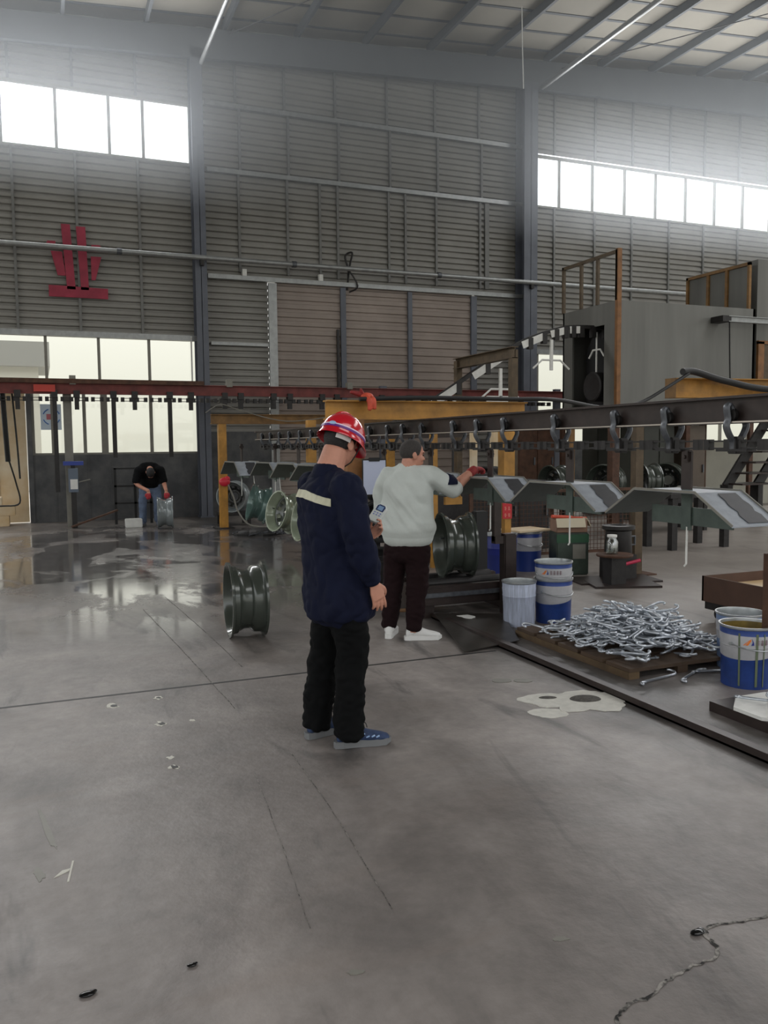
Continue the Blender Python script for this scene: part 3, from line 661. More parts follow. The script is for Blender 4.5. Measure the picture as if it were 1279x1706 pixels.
b = BM(); tube(b, smoothpath([(13.02, 13.3, 4.02), (13.1, 13.35, 3.2), (13.2, 13.4, 2.3)], 6), .015, 6); tag(link('drop_cable', b, m_black), 'black cable dropping from the grey channel', 'cable')
rc = thing('ramp_conveyor', 'inclined conveyor rail climbing into the mouth of the booth', 'conveyor', (0, 14.4, 0))
path = smoothpath([(5.6, 0, 1.82), (6.2, 0, 2.0), (6.9, 0, 2.38), (8.6, 0, 3.42), (9.6, 0, 3.8), (10.2, 0, 3.88), (11.0, 0, 3.88)], 6)
b = BM(); o = []
for p, q in zip(path, path[1:]): bar(b, p+V((0, 0, .06)), q+V((0, 0, .06)), .1, .07)
link('rail', b, m_dark, rc)
for i in range(3, len(path)-6, 4):
    b = BM(); bar(b, path[i]+V((0, -.06, 0)), path[i+3]+V((0, -.06, 0)), .012, .14); link('white_cover', b, m_white, rc)
for i in range(0, len(path)-1, 2): p = path[i]; b = BM(); box(b, p+V((0, -.03, -.04)), (.1, .1, .22)); link('carrier', b, m_dark, rc)
def ramp_jig(x, z, l, wd=.42, panel=True):
    t = thing('hanging_jig', l, 'jig', (x, 14.3, z), 0, 'white jigs on the ramp conveyor')
    b = BM(); tube(b, [(-wd, 0, -.17), (-wd*.5, 0, 0), (wd*.5, 0, 0), (wd, 0, -.17)], .02, 8); link('yoke', b, m_white, t)
    b = BM(); bx(b, -.03, .03, -.02, .02, -.2, .4); link('stem', b, m_white, t)
    if panel: b = BM(); bx(b, -.3, .3, -.02, .02, -.24, -.13); link('plate', b, m_white, t)
ramp_jig(9.45, 3.25, 'white trapezoid jig hanging nearest to the booth mouth', .42, False); ramp_jig(8.3, 2.66, 'white trapezoid jig with a plate halfway down the ramp', .42); ramp_jig(7.3, 1.98+.05, 'white trapezoid jig lowest on the ramp above the yellow beam', .42, False)
jb = thing('booth_load', 'dark wheel on a white jig entering the booth mouth', 'wheel', (10.6, 14.4, 0))
b = BM(); lathe(b, [(.05, -.1), (.27, -.12), (.3, -.1), (.3, .1), (.27, .12), (.05, .1)], 28, 'X', (0, 0, 2.75)); link('wheel', b, m_dark, jb, True)
b = BM(); tube(b, [(0, -.25, 3.35), (0, -.12, 3.5), (0, .12, 3.5), (0, .25, 3.35)], .02, 6); rod(b, (0, 0, 2.9), (0, 0, 3.85), .02); link('yoke', b, m_white, jb)
lf = thing('ramp_gantry', 'brown steel goalpost frame standing under the ramp conveyor', 'frame', (7.75, 0, 0))
b = BM(); bx(b, -.06, .06, 12.85, 12.98, 0, 3.25); link('post', b, m_brown, lf)
b = BM(); bx(b, -.06, .06, 14.95, 15.08, 0, 3.25); link('post', b, m_brown, lf)
b = BM(); ibeam(b, (0, 12.85, 3.2), (0, 15.1, 3.2), .2, .14); link('cross_beam', b, m_brown, lf)

# ------------------------------------------------------------------ depth of the hall under the booth
def cabinet(l, x0, x1, y0, y1, z1, m, doors=1):
    t = thing('steel_cabinet', l, 'cabinet', ((x0+x1)/2, y0, 0)); wd = x1-x0
    b = BM(); bx(b, -wd/2, wd/2, .02, y1-y0, 0, z1, .01); link('body', b, m, t)
    for i in range(doors):
        b = BM(); bx(b, -wd/2+wd*i/doors+.02, -wd/2+wd*(i+1)/doors-.02, 0, .025, .1, z1-.06); d = link('door', b, m, t)
        b = BM(); bx(b, -wd/2+wd*(i+1)/doors-.09, -wd/2+wd*(i+1)/doors-.06, -.03, 0, z1*.5, z1*.5+.16); link('handle', b, m_iron, d)
    return t
m_cab = mat('dark_green_cabinet', S(56, 58, 52), .5, 0, .2, 2); m_cabb = mat('brown_cabinet', S(96, 84, 72), .5, 0, .2, 2)
cabinet('tall dark green cabinet deep in the hall behind the nearest tray', 11.28, 12.08, 13.75, 14.5, 1.95, m_cab, 2)
cabinet('tall brown cabinet right of the dark green one', 12.39, 12.94, 13.8, 14.5, 1.95, m_cabb, 1)
cabinet('wide rusty brown oven cabinet behind the second tray', 9.45, 10.35, 15.5, 16.2, 2.3, m_rust, 2)
cabinet('narrow dark cabinet under the booth beside the green one', 11.55, 12.1, 15.6, 16.2, 2.0, m_cab, 1)
cabinet('dark machine cabinet behind the third tray', 6.1, 7.2, 10.9, 11.6, 1.05, m_dark, 2)
mcab = thing('machine_console', 'black console with pale BCX lettering behind the gloved hand', 'panel', (5.15, 10.3, 0))
b = BM(); bx(b, -.75, .75, 0, .4, 0, 1.2, .01); link('body', b, m_dark, mcab)
b = BM()
def stroke(pts, u0, z0, s, yy=-.012, wd=.014):
    for (a, c), (d, e) in zip(pts, pts[1:]): bar(b, (u0+a*s, yy, z0+c*s), (u0+d*s, yy, z0+e*s), wd, .008, V((0, 1, 0)))
stroke([(0, 0), (0, 1), (.5, .9), (.5, .6), (0, .5), (.55, .4), (.55, .1), (0, 0)], .0, .93, .1); stroke([(.55, .85), (.3, 1), (0, .8), (0, .2), (.3, 0), (.55, .15)], .09, .93, .1); stroke([(0, 0), (.55, 1)], .18, .93, .1); stroke([(0, 1), (.55, 0)], .18, .93, .1)
link('lettering', b, m_white, mcab)
b = BM(); bx(b, -.42, -.3, -.012, -.0, .93, 1.05); link('sticker', b, m_white, mcab)
for l, x, y, wd, m, z1 in (('pale wooden post standing behind the third tray', 6.9, 12.8, .1, m_cream, 1.9), ('second pale wooden post with a bluish lower half', 7.35, 12.85, .13, m_cream, 1.9), ('narrow ochre post left of the second tray', 8.0, 11.5, .07, m_ochre, 1.9), ('thin yellow post behind the sleeve of the man in white', 4.75, 9.9, .08, m_yellow, 1.75), ('slim reddish pipe standing behind the second tray', 8.9, 11.6, .14, m_rust, 2.0)):
    b = BM(); bx(b, -wd/2, wd/2, -wd/2, wd/2, 0, z1); tag(link('upright_post', b, m, None, loc=(x, y, 0)), l, 'post')
st = thing('steel_stairs', 'dark open steel stairs rising below the booth at the right edge', 'stairs', (12.1, 12.2, 0))
for s in (0, .75): b = BM(); bar(b, (-.15+s, 0, .75), (1.05+s, 0, 2.3), .05, .2); link('stringer', b, m_dark, st)
for k in range(7): z = .8+.2*k; x = -.1+.155*k; b = BM(); bx(b, x, x+.8, -.35, .15, z, z+.03); link('tread', b, m_oily, st)
for s in (0, .75): b = BM(); bx(b, -.2+s, -.08+s, -.1, .1, 0, .8); link('foot', b, m_dark, st)
b = BM(); rod(b, (1.0, -.3, 1.2), (1.0, -.3, 2.3), .025); link('handrail', b, m_alu, st)
pw = thing('pale_partition', 'pale partition wall below the bright window behind the stairs', 'partition', (16.2, 16.5, 0))
b = BM(); bx(b, -1.0, 3.2, 0, .08, 0, 1.6); link('board', b, mat('pale_grey_board', S(168, 166, 154), .7, 0, .1, 1.5), pw); b = BM(); bx(b, -1.04, -.9, -.04, .1, 0, 2.2); link('edge_post', b, m_alu, pw)
wb = thing('work_table', 'dark work table in the depth behind the nearest tray', 'table', (9.2, 10.2, 0))
b = BM(); bx(b, -.6, .6, -.35, .35, .78, .84); link('top', b, m_dark, wb)
for x in (-.5, .5):
    for y in (-.28, .28): b = BM(); bx(b, x-.05, x+.05, y-.05, y+.05, 0, .78); link('leg', b, m_dark, wb)
# machine hung with yellow straps behind the man in white
ho = thing('lifting_strap', 'yellow lifting strap hanging behind the sleeve of the man in white', 'strap', (4.03, 7.93, 0))
b = BM(); bar(b, (0, 0, 1.3), (-.06, 0, 1.05), .05, .01); bar(b, (0, 0, 1.3), (.08, 0, 1.05), .05, .01); bx(b, -.1, .1, -.02, .02, .98, 1.06); link('webbing', b, m_yellow, ho); b = BM(); rod(b, (0, 0, 1.28), (0, 0, 1.87), .012); link('cable', b, m_dark, ho)

# ------------------------------------------------------------------ machine line: fixtures, plate, channel
fx = thing('roller_fixture', 'black oily roller fixture holding the rim beside the man in white', 'fixture', (3.72, 7.3, 0))
b = BM(); bx(b, -.52, .62, -.34, -.26, .12, .3, .01); bx(b, -.52, .62, .26, .34, .12, .3, .01); bx(b, -.5, -.36, -.3, .3, .0, .26); bx(b, .45, .6, -.3, .3, 0, .26); link('base', b, m_oily, fx)
for y in (-.16, .16): b = BM(); rod(b, (-.4, y, .3), (.48, y, .3), .045, 14); link('roller', b, m_dark, fx)
b = BM(); bx(b, .42, .56, .33, .43, 0, .92, .008); link('rear_upright', b, m_black, fx)
b = BM(); bx(b, .29, .42, -.48, -.37, 0, .77, .01); bx(b, .2, .27, -.44, -.39, .7, 1.15); bx(b, .2, .3, -.46, -.38, .68, .75); link('front_upright', b, m_oily, fx)
b = BM(); bx(b, -.62, .5, -.36, -.33, .2, .24); link('edge_strip', b, m_iron, fx)
fx2 = thing('roller_fixture', 'dark fixture under the almost black rim left of the man in white', 'fixture', (3.55, 8.75, 0))
b = BM(); bx(b, -.3, .4, -.3, -.2, .1, .34); bx(b, -.3, .4, .2, .3, .1, .34); bx(b, -.3, -.18, -.3, .3, 0, .2); bx(b, .28, .4, -.3, .3, 0, .2); link('base', b, m_dark, fx2)
b = BM(); bx(b, -.02, .04, .26, .32, .3, 1.0); link('upright', b, m_black, fx2); b = BM(); ell(b, (0.01, .29, 1.05), (.085, .07, .085)); link('round_head', b, m_black, fx2, True)
b = BM(); bx(b, -.15, .5, -.42, .42, 0, .09); tag(link('floor_slab', b, m_white, None, loc=(3.6, 9.75, 0)), 'low white board on the floor behind the men', 'board')
pl = thing('floor_plate', 'loose dark steel plate on the floor in front of the fixture', 'steel plate', (0, 0, 0))
b = BM(); prism(b, [(3.33, 6.94), (2.98, 5.68), (3.56, 5.82), (3.92, 6.7)], lambda u, v, t: V((u, v, .012+.03*(v-5.68)+.006*t))); link('sheet', b, mat('scuffed_dark_plate', S(64, 60, 56), .35, .3, .4, 5), pl)
b = BM(); blob(b, 3.55, 6.72, .1, .048, 24, .6, 5, .5, .003, .3); link('white_residue', b, m_white, pl)
b = BM(); bx(b, -.03, .03, -4.3, 6.5, 0, .05); bx(b, -.03, .12, -4.3, 6.5, 0, .012); tag(link('floor_channel', b, m_oily, None, loc=(3.36, 3.4, 0)), 'long oily steel channel along the floor edge of the line', 'floor rail')
m_hose = mat('brown_hose', S(120, 88, 58), .5)
b = BM(); tube(b, smoothpath([(2.6, 7.6, .36), (2.75, 7.5, .2), (3.0, 7.3, .06), (3.2, 7.2, .05)], 6), .018, 8); tag(link('rubber_hose', b, m_hose, smooth=True), 'brown rubber hose curving to the floor by the hand of the man in navy', 'hose')

# clipboard hung on the orange post
cb = thing('clipboard', 'clipboard with a blank bluish sheet hung on the orange post', 'clipboard', (3.03, 7.66, 1.12), R(-12))
b = BM(); bx(b, -.12, .12, -.008, 0, 0, .36); link('board', b, m_dark, cb)
b = BM(); bx(b, -.108, .112, -.012, -.0085, .012, .345); link('paper', b, mat('bluish_paper', S(196, 204, 228), .7), cb)
b = BM(); bx(b, -.055, .055, -.024, -.006, .335, .372, .004); link('clip', b, m_black, cb)
# red sign on the yellow post
sg = thing('warning_tag', 'red notice with faint pale characters on the yellow post', 'sign', (4.58, 7.755, .82))
b = BM(); bx(b, -.055, .055, -.012, 0, 0, .235); link('plate', b, mat('bright_red_notice', S(196, 34, 44), .5), sg)
b = BM(); random.seed(5)
for r_ in range(3):
    for c in range(2):
        x0, z0 = -.038+.042*c, .165-.072*r_
        for k in range(3): bx(b, x0+random.uniform(0, .008), x0+random.uniform(.022, .034), -.0135, -.011, z0+.014*k, z0+.014*k+.005)
        bx(b, x0+.014, x0+.019, -.0135, -.011, z0-.004, z0+.036)
link('characters', b, mat('pale_pink_print', S(224, 160, 140), .6), sg)
# wire mesh guard
mg = thing('mesh_guard', 'brown wire mesh guard panel behind the pails', 'guard', (5.3, 9.95, 0), R(-6))
b = BM(); bx(b, 0, .05, -.02, .02, 0, .98); bx(b, 2.45, 2.5, -.02, .02, 0, .98); bx(b, 0, 2.5, -.015, .015, .94, .98); bx(b, 0, 2.5, -.015, .015, .08, .12); link('frame', b, m_rust, mg)
b = BM()
for k in range(42): bx(b, .05+.057*k, .056+.057*k, -.003, .003, .1, .96)
for k in range(15): bx(b, .03, 2.47, -.003, .003, .14+.057*k, .146+.057*k)
link('wire_mesh', b, m_rust, mg)

# ------------------------------------------------------------------ pails
m_blue = mat('blue_pail_paint', S(40, 66, 132), .35, .1, .3, 6); m_navy = mat('dark_blue_band', S(36, 48, 130), .4)
m_label = mat('white_pail_label', S(168, 168, 172), .45, 0, .12, 9); m_tin = mat('bare_tin_rim', S(170, 174, 176), .3, .7, .1, 20)
m_paint = mat('ochre_paint_residue', S(120, 100, 36), .4, 0, .3, 12); m_drip = mat('dried_green_drip', S(96, 108, 84), .6)
m_streak = mat('streaked_white_pail', S(176, 184, 204), .4, 0, .3, 9, stretch=(6, 6, .4)); m_flame = mat('orange_logo', S(224, 120, 40), .5)
def pail(l, loc, rz=0, h=.4, r=.165, cb_=None, cw=None, inside=None, handle=True, logo=False, wave=.0, group='paint pails'):
    t = thing('paint_pail', l, 'pail', loc, rz, group); cb_ = cb_ or m_blue; cw = cw or m_label; n = 40
    def rr(z): return r*(.92+.08*z/h)
    b = BM()
    zs = [(0, 0), (.5*h-.05, 0), (.5*h+.01, 1), (.66*h, 1), (.67*h, 1), (.70*h, 1), (.84*h, 1), (.86*h, 0), (.95*h, 0), (.97*h, 2), (h, 2)]
    vs = []
    for i, (z, k) in enumerate(zs):
        ring = []
        for q in range(n):
            a = 2*math.pi*q/n; zz = z
            if i in (1, 2): zz = .52*h+wave*math.sin(a+1.2)+(.004 if i == 2 else 0)
            q_ = rr(z)*(1.02 if i in (4, 6) else 1.045 if i >= 9 else 1.)
            ring.append(b.verts.new((q_*math.cos(a), q_*math.sin(a), zz)))
        vs.append(ring)
    for i in range(len(vs)-1):
        mi = (0, 1, 1, 1, 1, 1, 1, 0, 2, 2)[i]
        for q in range(n): f = b.faces.new((vs[i][q], vs[i][(q+1) % n], vs[i+1][(q+1) % n], vs[i+1][q])); f.material_index = mi
    b.faces.new(vs[0][::-1])
    inn = [[b.verts.new((rr(z)*k*math.cos(2*math.pi*q/n), rr(z)*k*math.sin(2*math.pi*q/n), z)) for q in range(n)] for z, k in ((h, .985), (.95*h, .97), (.55*h, .965))]
    inn = [vs[-1]]+inn
    for i in range(3):
        for q in range(n): f = b.faces.new((inn[i][q], inn[i][(q+1) % n], inn[i+1][(q+1) % n], inn[i+1][q])); f.material_index = 2 if i < 2 else 3
    f = b.faces.new(inn[-1]); f.material_index = 3
    link('body', b, [cb_, cw, m_tin, inside or m_tin], t, True)
    if handle:
        b = BM(); tube(b, [(r*1.03*math.cos(a), r*1.03*math.sin(a), .72*h-.09*h*math.sin(a_)) for a, a_ in [(R(-170+16*k), math.pi*k/10) for k in range(11)]], .004, 6); link('handle', b, m_tin, t)
        for a in (-170, -10):
            b = BM(); rod(b, (r*.98*math.cos(R(a)), r*.98*math.sin(R(a)), .72*h), (r*1.06*math.cos(R(a)), r*1.06*math.sin(R(a)), .72*h), .012); link('handle_lug', b, m_tin, t)
    if logo:
        def on(u, v, tt, off=.003): a = R(logo)+u/r; q = rr(v)*1.0+.0005+off*tt; return V((q*math.cos(a), q*math.sin(a), v))
        z0 = .72*h
        b = BM(); prism(b, [(-.035, z0), (-.02, z0), (.0, z0+.03), (-.002, z0+.045)], on); prism(b, [(-.05, z0), (-.042, z0), (-.01, z0+.035), (-.014, z0+.035)], on); link('orange_mark', b, m_flame, t)
        b = BM(); prism(b, [(.0, z0), (.018, z0+.002), (.016, z0+.02), (.004, z0+.048), (.008, z0+.02)], on); link('blue_mark', b, m_navy, t)
        b = BM(); random.seed(int(abs(loc[0])*100))
        for k in range(4):
            u = .032+.028*k
            for j in range(3): prism(b, [(u, z0+.006+.011*j), (u+.021, z0+.006+.011*j), (u+.021, z0+.010+.011*j), (u, z0+.010+.011*j)], on)
            prism(b, [(u+.008, z0), (u+.012, z0), (u+.012, z0+.038), (u+.008, z0+.038)], on)
        link('characters', b, mat('brown_print', S(110, 84, 90), .6), t)
    return t
p1_ = pail('nearest blue and white paint pail with ochre paint inside, right of the hooks', (4.33, 4.2, 0), 0, .41, .175, inside=m_paint, logo=-128, wave=.02)
b = BM()
for a, wd in ((-152, .012), (-116, .016), (-100, .008)):
    n = 8; rs_ = []
    for k in range(n): z = .37-k*.05; q = .175*(.92+.08*z/.41)+.0035; a0, a1 = R(a)-wd/.35, R(a)+wd/.35; rs_.append([V((q*math.cos(a0), q*math.sin(a0), z)), V((q*math.cos(a1), q*math.sin(a1), z)), V(((q-.002)*math.cos(a1), (q-.002)*math.sin(a1), z)), V(((q-.002)*math.cos(a0), (q-.002)*math.sin(a0), z))])
    rings(b, rs_)
link('paint_drip', b, m_drip, p1_)
pail('pale blue pail half hidden behind the nearest pail at the right edge', (4.62, 4.55, 0), R(40), .4, .165, mat('pale_blue_pail', S(110, 132, 170), .4), handle=False)
pail('lower blue pail of the stacked pair left of the hooks', (4.28, 6.42, 0), R(10), .4, .17, wave=.03)
pail('upper blue pail nested in the pair left of the hooks', (4.28, 6.42, .17), R(-20), .385, .166, logo=-125, wave=.0, inside=m_tin)
pail('white streaked tin pail at the left of the stacked blue pails', (3.92, 6.42, 0), R(60), .4, .15, m_streak, m_streak, handle=False)
p5 = pail('blue banded pail under a dirty board by the yellow post', (5.72, 9.2, 0), R(20), .5, .2, mat('deep_blue_pail', S(34, 56, 124), .4), logo=False)
b = BM(); bx(b, -.27, .25, -.2, .22, .505, .53, .004); tag(link('board_lid', b, m_cream, None, loc=(5.72, 9.2, 0), rz=R(8)), 'dirty cream board lying on the blue banded pail', 'board')
pail('deep blue pail half hidden by the yellow post', (5.2, 8.95, 0), R(0), .52, .2, mat('navy_pail', S(34, 48, 120), .4), m_navy, handle=False)
# green drum box with a carton on top
gb = thing('square_can', 'dirty green square can behind the stacked pails', 'can', (6.05, 8.75, 0), R(-18))
b = BM(); bx(b, -.2, .2, -.18, .18, 0, .52, .012); link('body', b, mat('dirty_green_can', S(54, 66, 58), .5, 0, .45, 5), gb); b = BM(); bx(b, -.2, .2, -.184, -.181, .4, .5); link('green_band', b, mat('green_band', S(40, 84, 58), .5), gb)
b = BM(); bx(b, .0, .16, -.186, -.181, .2, .38); link('worn_label', b, m_alu, gb)
cx = thing('cardboard_carton', 'open brown cardboard carton on top of the green can', 'carton', (6.05, 8.75, .522), R(-18)); m_card = mat('brown_cardboard', S(140, 110, 92), .8, 0, .1, 6); m_cardp = mat('pale_cardboard', S(206, 196, 172), .8)
b = BM(); 
for q in ((-.19, .19, -.15, -.145), (-.19, .19, .145, .15)): bx(b, q[0], q[1], q[2], q[3], 0, .15)
bx(b, -.19, -.185, -.15, .15, 0, .15); bx(b, .185, .19, -.15, .15, 0, .15); bx(b, -.19, .19, -.15, .15, 0, .006); link('box', b, m_card, cx)
b = BM(); box(b, (-.02, -.17, .12), (.36, .006, .12), eul(R(-25), 0, 0)); box(b, (.215, 0, .12), (.006, .28, .11), eul(0, R(-25), 0)); link('flap', b, m_cardp, cx)
b = BM(); rod(b, (-.22, -.02, .19), (.05, .03, .17), .022, 10); rod(b, (.05, .03, .17), (.24, .05, .16), .012, 10); tag(link('hand_tool', b, m_glove, None, loc=(6.05, 8.75, .522), rz=R(-18)), 'orange handled tool lying across the open carton', 'tool')
# round stand with jar, motor, base plate
sd = thing('round_stand', 'rusty round topped stand on a flat base beside the brown post', 'stand', (5.98, 7.75, 0))
b = BM(); lathe(b, [(0.001, .33), (.2, .335), (.205, .35), (.2, .362), (.001, .362)], 32); link('top', b, m_rust, sd, True)
b = BM(); bx(b, -.1, .1, -.08, .08, .02, .335); link('column', b, m_dark, sd); b = BM(); box(b, (.1, -.02, .012), (.75, .45, .024), rotz(R(-20))); link('base', b, m_oily, sd)
jr = thing('glass_jar', 'clear glass jar with white lid on the round stand', 'jar', (5.95, 7.76, .363))
b = BM(); lathe(b, [(.001, 0), (.065, 0), (.07, .02), (.07, .14), (.05, .17), (.05, .19), (.046, .19), (.046, .168), (.064, .138), (.064, .02), (.001, .008)], 24); link('glass', b, glassy('jar_glass', (.85, .88, .86, 1), .18), jr, True)
b = BM(); lathe(b, [(.001, .19), (.055, .19), (.055, .215), (.001, .22)], 20); link('lid', b, m_white, jr)
mo = thing('old_motor', 'dark motor drum standing behind the glass jar', 'motor', (6.3, 8.1, 0))
b = BM(); bx(b, -.16, .16, -.14, .14, 0, .3); lathe(b, [(.001, .3), (.15, .3), (.16, .32), (.15, .58), (.19, .6), (.19, .64), (.1, .645), (.09, .6), (.001, .6)], 28); link('housing', b, m_dark, mo, True)
b = BM(); tube(b, [(.17, 0, .5), (.24, 0, .5), (.24, 0, .4), (.18, 0, .4)], .015, 8); link('handle', b, m_iron, mo)
b = BM(); rod(b, (-.02, -.16, .2), (.16, -.2, .24), .02, 8); link('red_lever', b, mat('pinkish_red', S(196, 50, 84), .5), mo)
b = BM(); bx(b, 0, 1.0, -.25, .25, .0, .02); tag(link('base_sheet', b, m_oily, None, loc=(5.7, 8.15, 0), rz=R(-12)), 'oily dark sheet under the stand and the motor', 'sheet')
# pallet with the heap of hooks
pa = thing('wooden_pallet', 'dark oily wooden pallet under the pile of hooks', 'pallet', (4.13, 5.3, 0)); m_wood = mat('oily_wood', S(74, 58, 44), .7, 0, .4, 5, stretch=(1, .3, 1)); m_woodl = mat('split_wood', S(92, 74, 52), .7, 0, .3, 8)
for k in range(5): b = BM(); bx(b, -.46, .5, -.72+.3*k, -.46+.3*k, .05, .075); link('deck_board', b, m_wood, pa)
for x in (-.42, 0, .44): b = BM(); bx(b, x-.045, x+.045, -.72, .76, 0, .049); link('stringer', b, m_woodl if x < 0 else m_wood, pa)
m_hook = mat('bare_bright_steel', S(200, 206, 214), .3, .7, .12, 20)
def hook_mesh(L_, r1_, r2_, flip):
    b = BM(); P = []
    for k in range(7): a = R(200-k*33); P.append((-L_/2-r1_*0+r1_*math.cos(a), r1_*math.sin(a)-r1_, 0))
    P = P[:6]+[(-L_/2+.02, 0, 0), (L_/2-.02, 0, 0)]
    for k in range(6): a = R(90-k*36); P.append((L_/2+r2_*math.cos(a), flip*(r2_*math.sin(a)-r2_), .004*k))
    tube(b, P, .0092, 6)
    me = bpy.data.meshes.new('bent_hook'); bmesh.ops.recalc_face_normals(b, faces=b.faces); b.to_mesh(me); b.free(); me.materials.append(m_hook)
    me.polygons.foreach_set('use_smooth', [True]*len(me.polygons)); return me
hm = [hook_mesh(*q) for q in ((.29, .034, .03, 1), (.34, .03, .032, -1), (.25, .034, .036, 1), (.31, .026, .024, -1))]
random.seed(11); hx, hy = 4.2, 5.2; NH = 300
for i in range(NH):
    while True:
        dx, dy = random.gauss(0, .27), random.gauss(0, .33)
        if abs(dx) < .46 and -.52 < dy < .72: break
    top = .26*math.exp(-(dx/.33)**2-(dy/.45)**2)+.02
    z = .09+top*(random.random()**.6)
    sl = math.atan2(.26*2*dx/.33**2*math.exp(-(dx/.33)**2-(dy/.45)**2), 1)
    o = bpy.data.objects.new('bent_hook', hm[i % 4]); COL.objects.link(o); o.location = (hx+dx, hy+dy, z)
    o.rotation_euler = (random.uniform(-.25, .25)+random.choice((0, 0, math.pi)), random.uniform(-.22, .22), random.uniform(0, 6.28))
    tag(o, 'bent bright steel hook in the pile on the pallet', 'hook', 'bent hooks piled on the pallet')
for i, (x, y, a) in enumerate(((4.1, 4.48, .5), (3.85, 4.5, .2), (4.32, 4.5, -.3))):
    o = bpy.data.objects.new('bent_hook', hm[i]); COL.objects.link(o); o.location = (x, y, .012); o.rotation_euler = (0, 0, a); tag(o, 'bent steel hook lying on the floor before the pallet, %s of three' % ('middle', 'left', 'right')[i], 'hook', 'stray hooks before the pallet')
# white lid with hooks on a dark tray at the right edge
wl = thing('lid_stack', 'dark shallow tray under the white octagonal lid at the right edge', 'tray', (3.92, 3.55, 0))
b = BM(); bx(b, -.24, .4, -.28, .3, .0, .06); bx(b, -.27, -.22, -.32, -.22, .04, .1); link('tray', b, m_oily, wl)
b = BM(); prism(b, [(.3*math.cos(R(22.5+45*k))+.03, .27*math.sin(R(22.5+45*k))) for k in range(8)], lambda u, v, t: V((u, v, .062+.02*t))); tag(link('octagonal_lid', b, m_white, None, loc=(3.92, 3.55, .0)), 'white octagonal lid with hooks on it, at the right edge', 'lid')
for i, (x, y, a) in enumerate(((3.86, 3.5, .6), (3.9, 3.58, 2.1), (4.02, 3.5, 1.2), (4.05, 3.6, .1), (3.97, 3.45, 2.7))):
    o = bpy.data.objects.new('bent_hook', hm[i % 4]); COL.objects.link(o); o.location = (x, y, .092+.016*i); o.rotation_euler = (0, .05, a); tag(o, 'bent steel hook lying on the white octagonal lid', 'hook', 'hooks on the octagonal lid')
# brown trolley box at right
tb = thing('tray_cart', 'rusty brown open tray cart on castors at the right edge', 'cart', (6.15, 5.25, 0))
m_cart = mat('rusty_brown_sheet', S(82, 58, 46), .6, 0, .2, 4)
b = BM(); bx(b, -.6, .6, .66, .68, .17, .4); bx(b, -.6, -.58, -.68, .68, .17, .4); bx(b, .58, .6, -.68, .68, .17, .4); bx(b, -.6, .6, -.68, -.66, .17, .4); link('side_panel', b, m_cart, tb)
b = BM(); bx(b, -.58, .58, -.66, .66, .3, .315); link('pale_floor', b, m_cream, tb); b = BM(); bx(b, -.58, .58, -.66, .66, .1, .18); link('chassis', b, m_dark, tb)
for x in (-.48, -.36, .45):
    for y in (-.55, .58):
        if x == -.36 and y < 0: continue
        b = BM(); lathe(b, [(.001, -.02), (.05, -.02), (.05, .02), (.001, .02)], 16, 'X', (x, y, .05)); bx(b, x-.03, x+.03, y-.02, y+.02, .05, .1); link('castor', b, m_black, tb)
b = BM(); bx(b, -.025, .025, -.025, .025, 0, .88); tag(link('guard_post', b, m_rust, None, loc=(4.42, 4.12, 0)), 'thin rusty post at the right edge beside the nearest pail', 'post')

# ------------------------------------------------------------------ spills and marks on the floor
m_powder = mat('white_powder', S(206, 204, 196), .9, 0, .1, 20); m_ash = mat('dark_grit', S(84, 81, 77), .9, 0, .4, 60)
m_chip = mat('white_paint_chip', S(216, 214, 204), .7); m_hole = mat('dark_chip_core', S(26, 25, 24), .5)
sp = thing('powder_spill', 'white powder spill with dark grit in front of the pallet', 'spill', (0, 0, 0))
b = BM(); blob(b, 3.12, 4.3, .2, .0, 48, 1.55, 3, .55, .006, R(-18)); blob(b, 2.92, 4.42, .12, .0, 32, 1.6, 8, .4, .0045, R(-20)); link('powder', b, m_powder, sp)
b = BM(); ell(b, (3.13, 4.33, .004), (.1, .065, .022), rotz(R(-20)), 24); ell(b, (2.93, 4.45, .004), (.06, .03, .01), rotz(R(-20)), 20); link('grit', b, m_ash, sp, True)
for i, (x, y, r_, l) in enumerate(((2.77, 4.2, .09, 'small oval of white powder beside the large spill'), (2.87, 4.92, .05, 'faint white smear left of two, before the steel plate'), (3.0, 4.86, .045, 'faint white smear right of two, before the steel plate'))):
    b = BM(); blob(b, x, y, r_, .0, 28, 1.35, i+4, .2, .003, R(-25)); tag(link('powder_smear', b, m_powder if i == 0 else m_alu), l, 'spill')
mk = ((.37, 5.42, .042, 1), (.65, 5.48, .03, 1), (.6, 4.95, .036, 1), (.78, 4.94, .02, 0), (.57, 4.24, .034, 1), (.575, 4.38, .02, 0))
ml = ('chipped white floor mark with a dark core, leftmost near the joint', 'chipped white floor mark nearest to the dark joint', 'chipped floor mark with a large dark core', 'tiny pale floor chip left of the shoes', 'lowest chipped white floor mark with a dark core', 'small white streak above the lowest chipped mark')
for i, (x, y, r_, core) in enumerate(mk):
    t = thing('floor_chip', ml[i], 'floor mark', (x, y, 0), 0, 'chipped marks on the floor')
    b = BM(); blob(b, 0, 0, r_, .0, 18, .8, i, .9, .002, .4); link('pale_edge', b, m_chip, t)
    if core: b = BM(); blob(b, .004, -.004, r_*.62, .002, 16, .8, i+3, .6, .0015, .4); link('dark_core', b, m_hole, t)
b = BM(); prism(b, [(-.01, 3.30), (.045, 3.335), (.05, 3.35), (.02, 3.345)], lambda u, v, t: V((u, v, .003*t))); prism(b, [(.035, 3.25), (.042, 3.25), (.065, 3.41), (.058, 3.41)], lambda u, v, t: V((u, v, .003*t)))
tag(link('paint_mark', b, m_chip), 'white crossed paint mark on the near floor at left', 'floor mark')
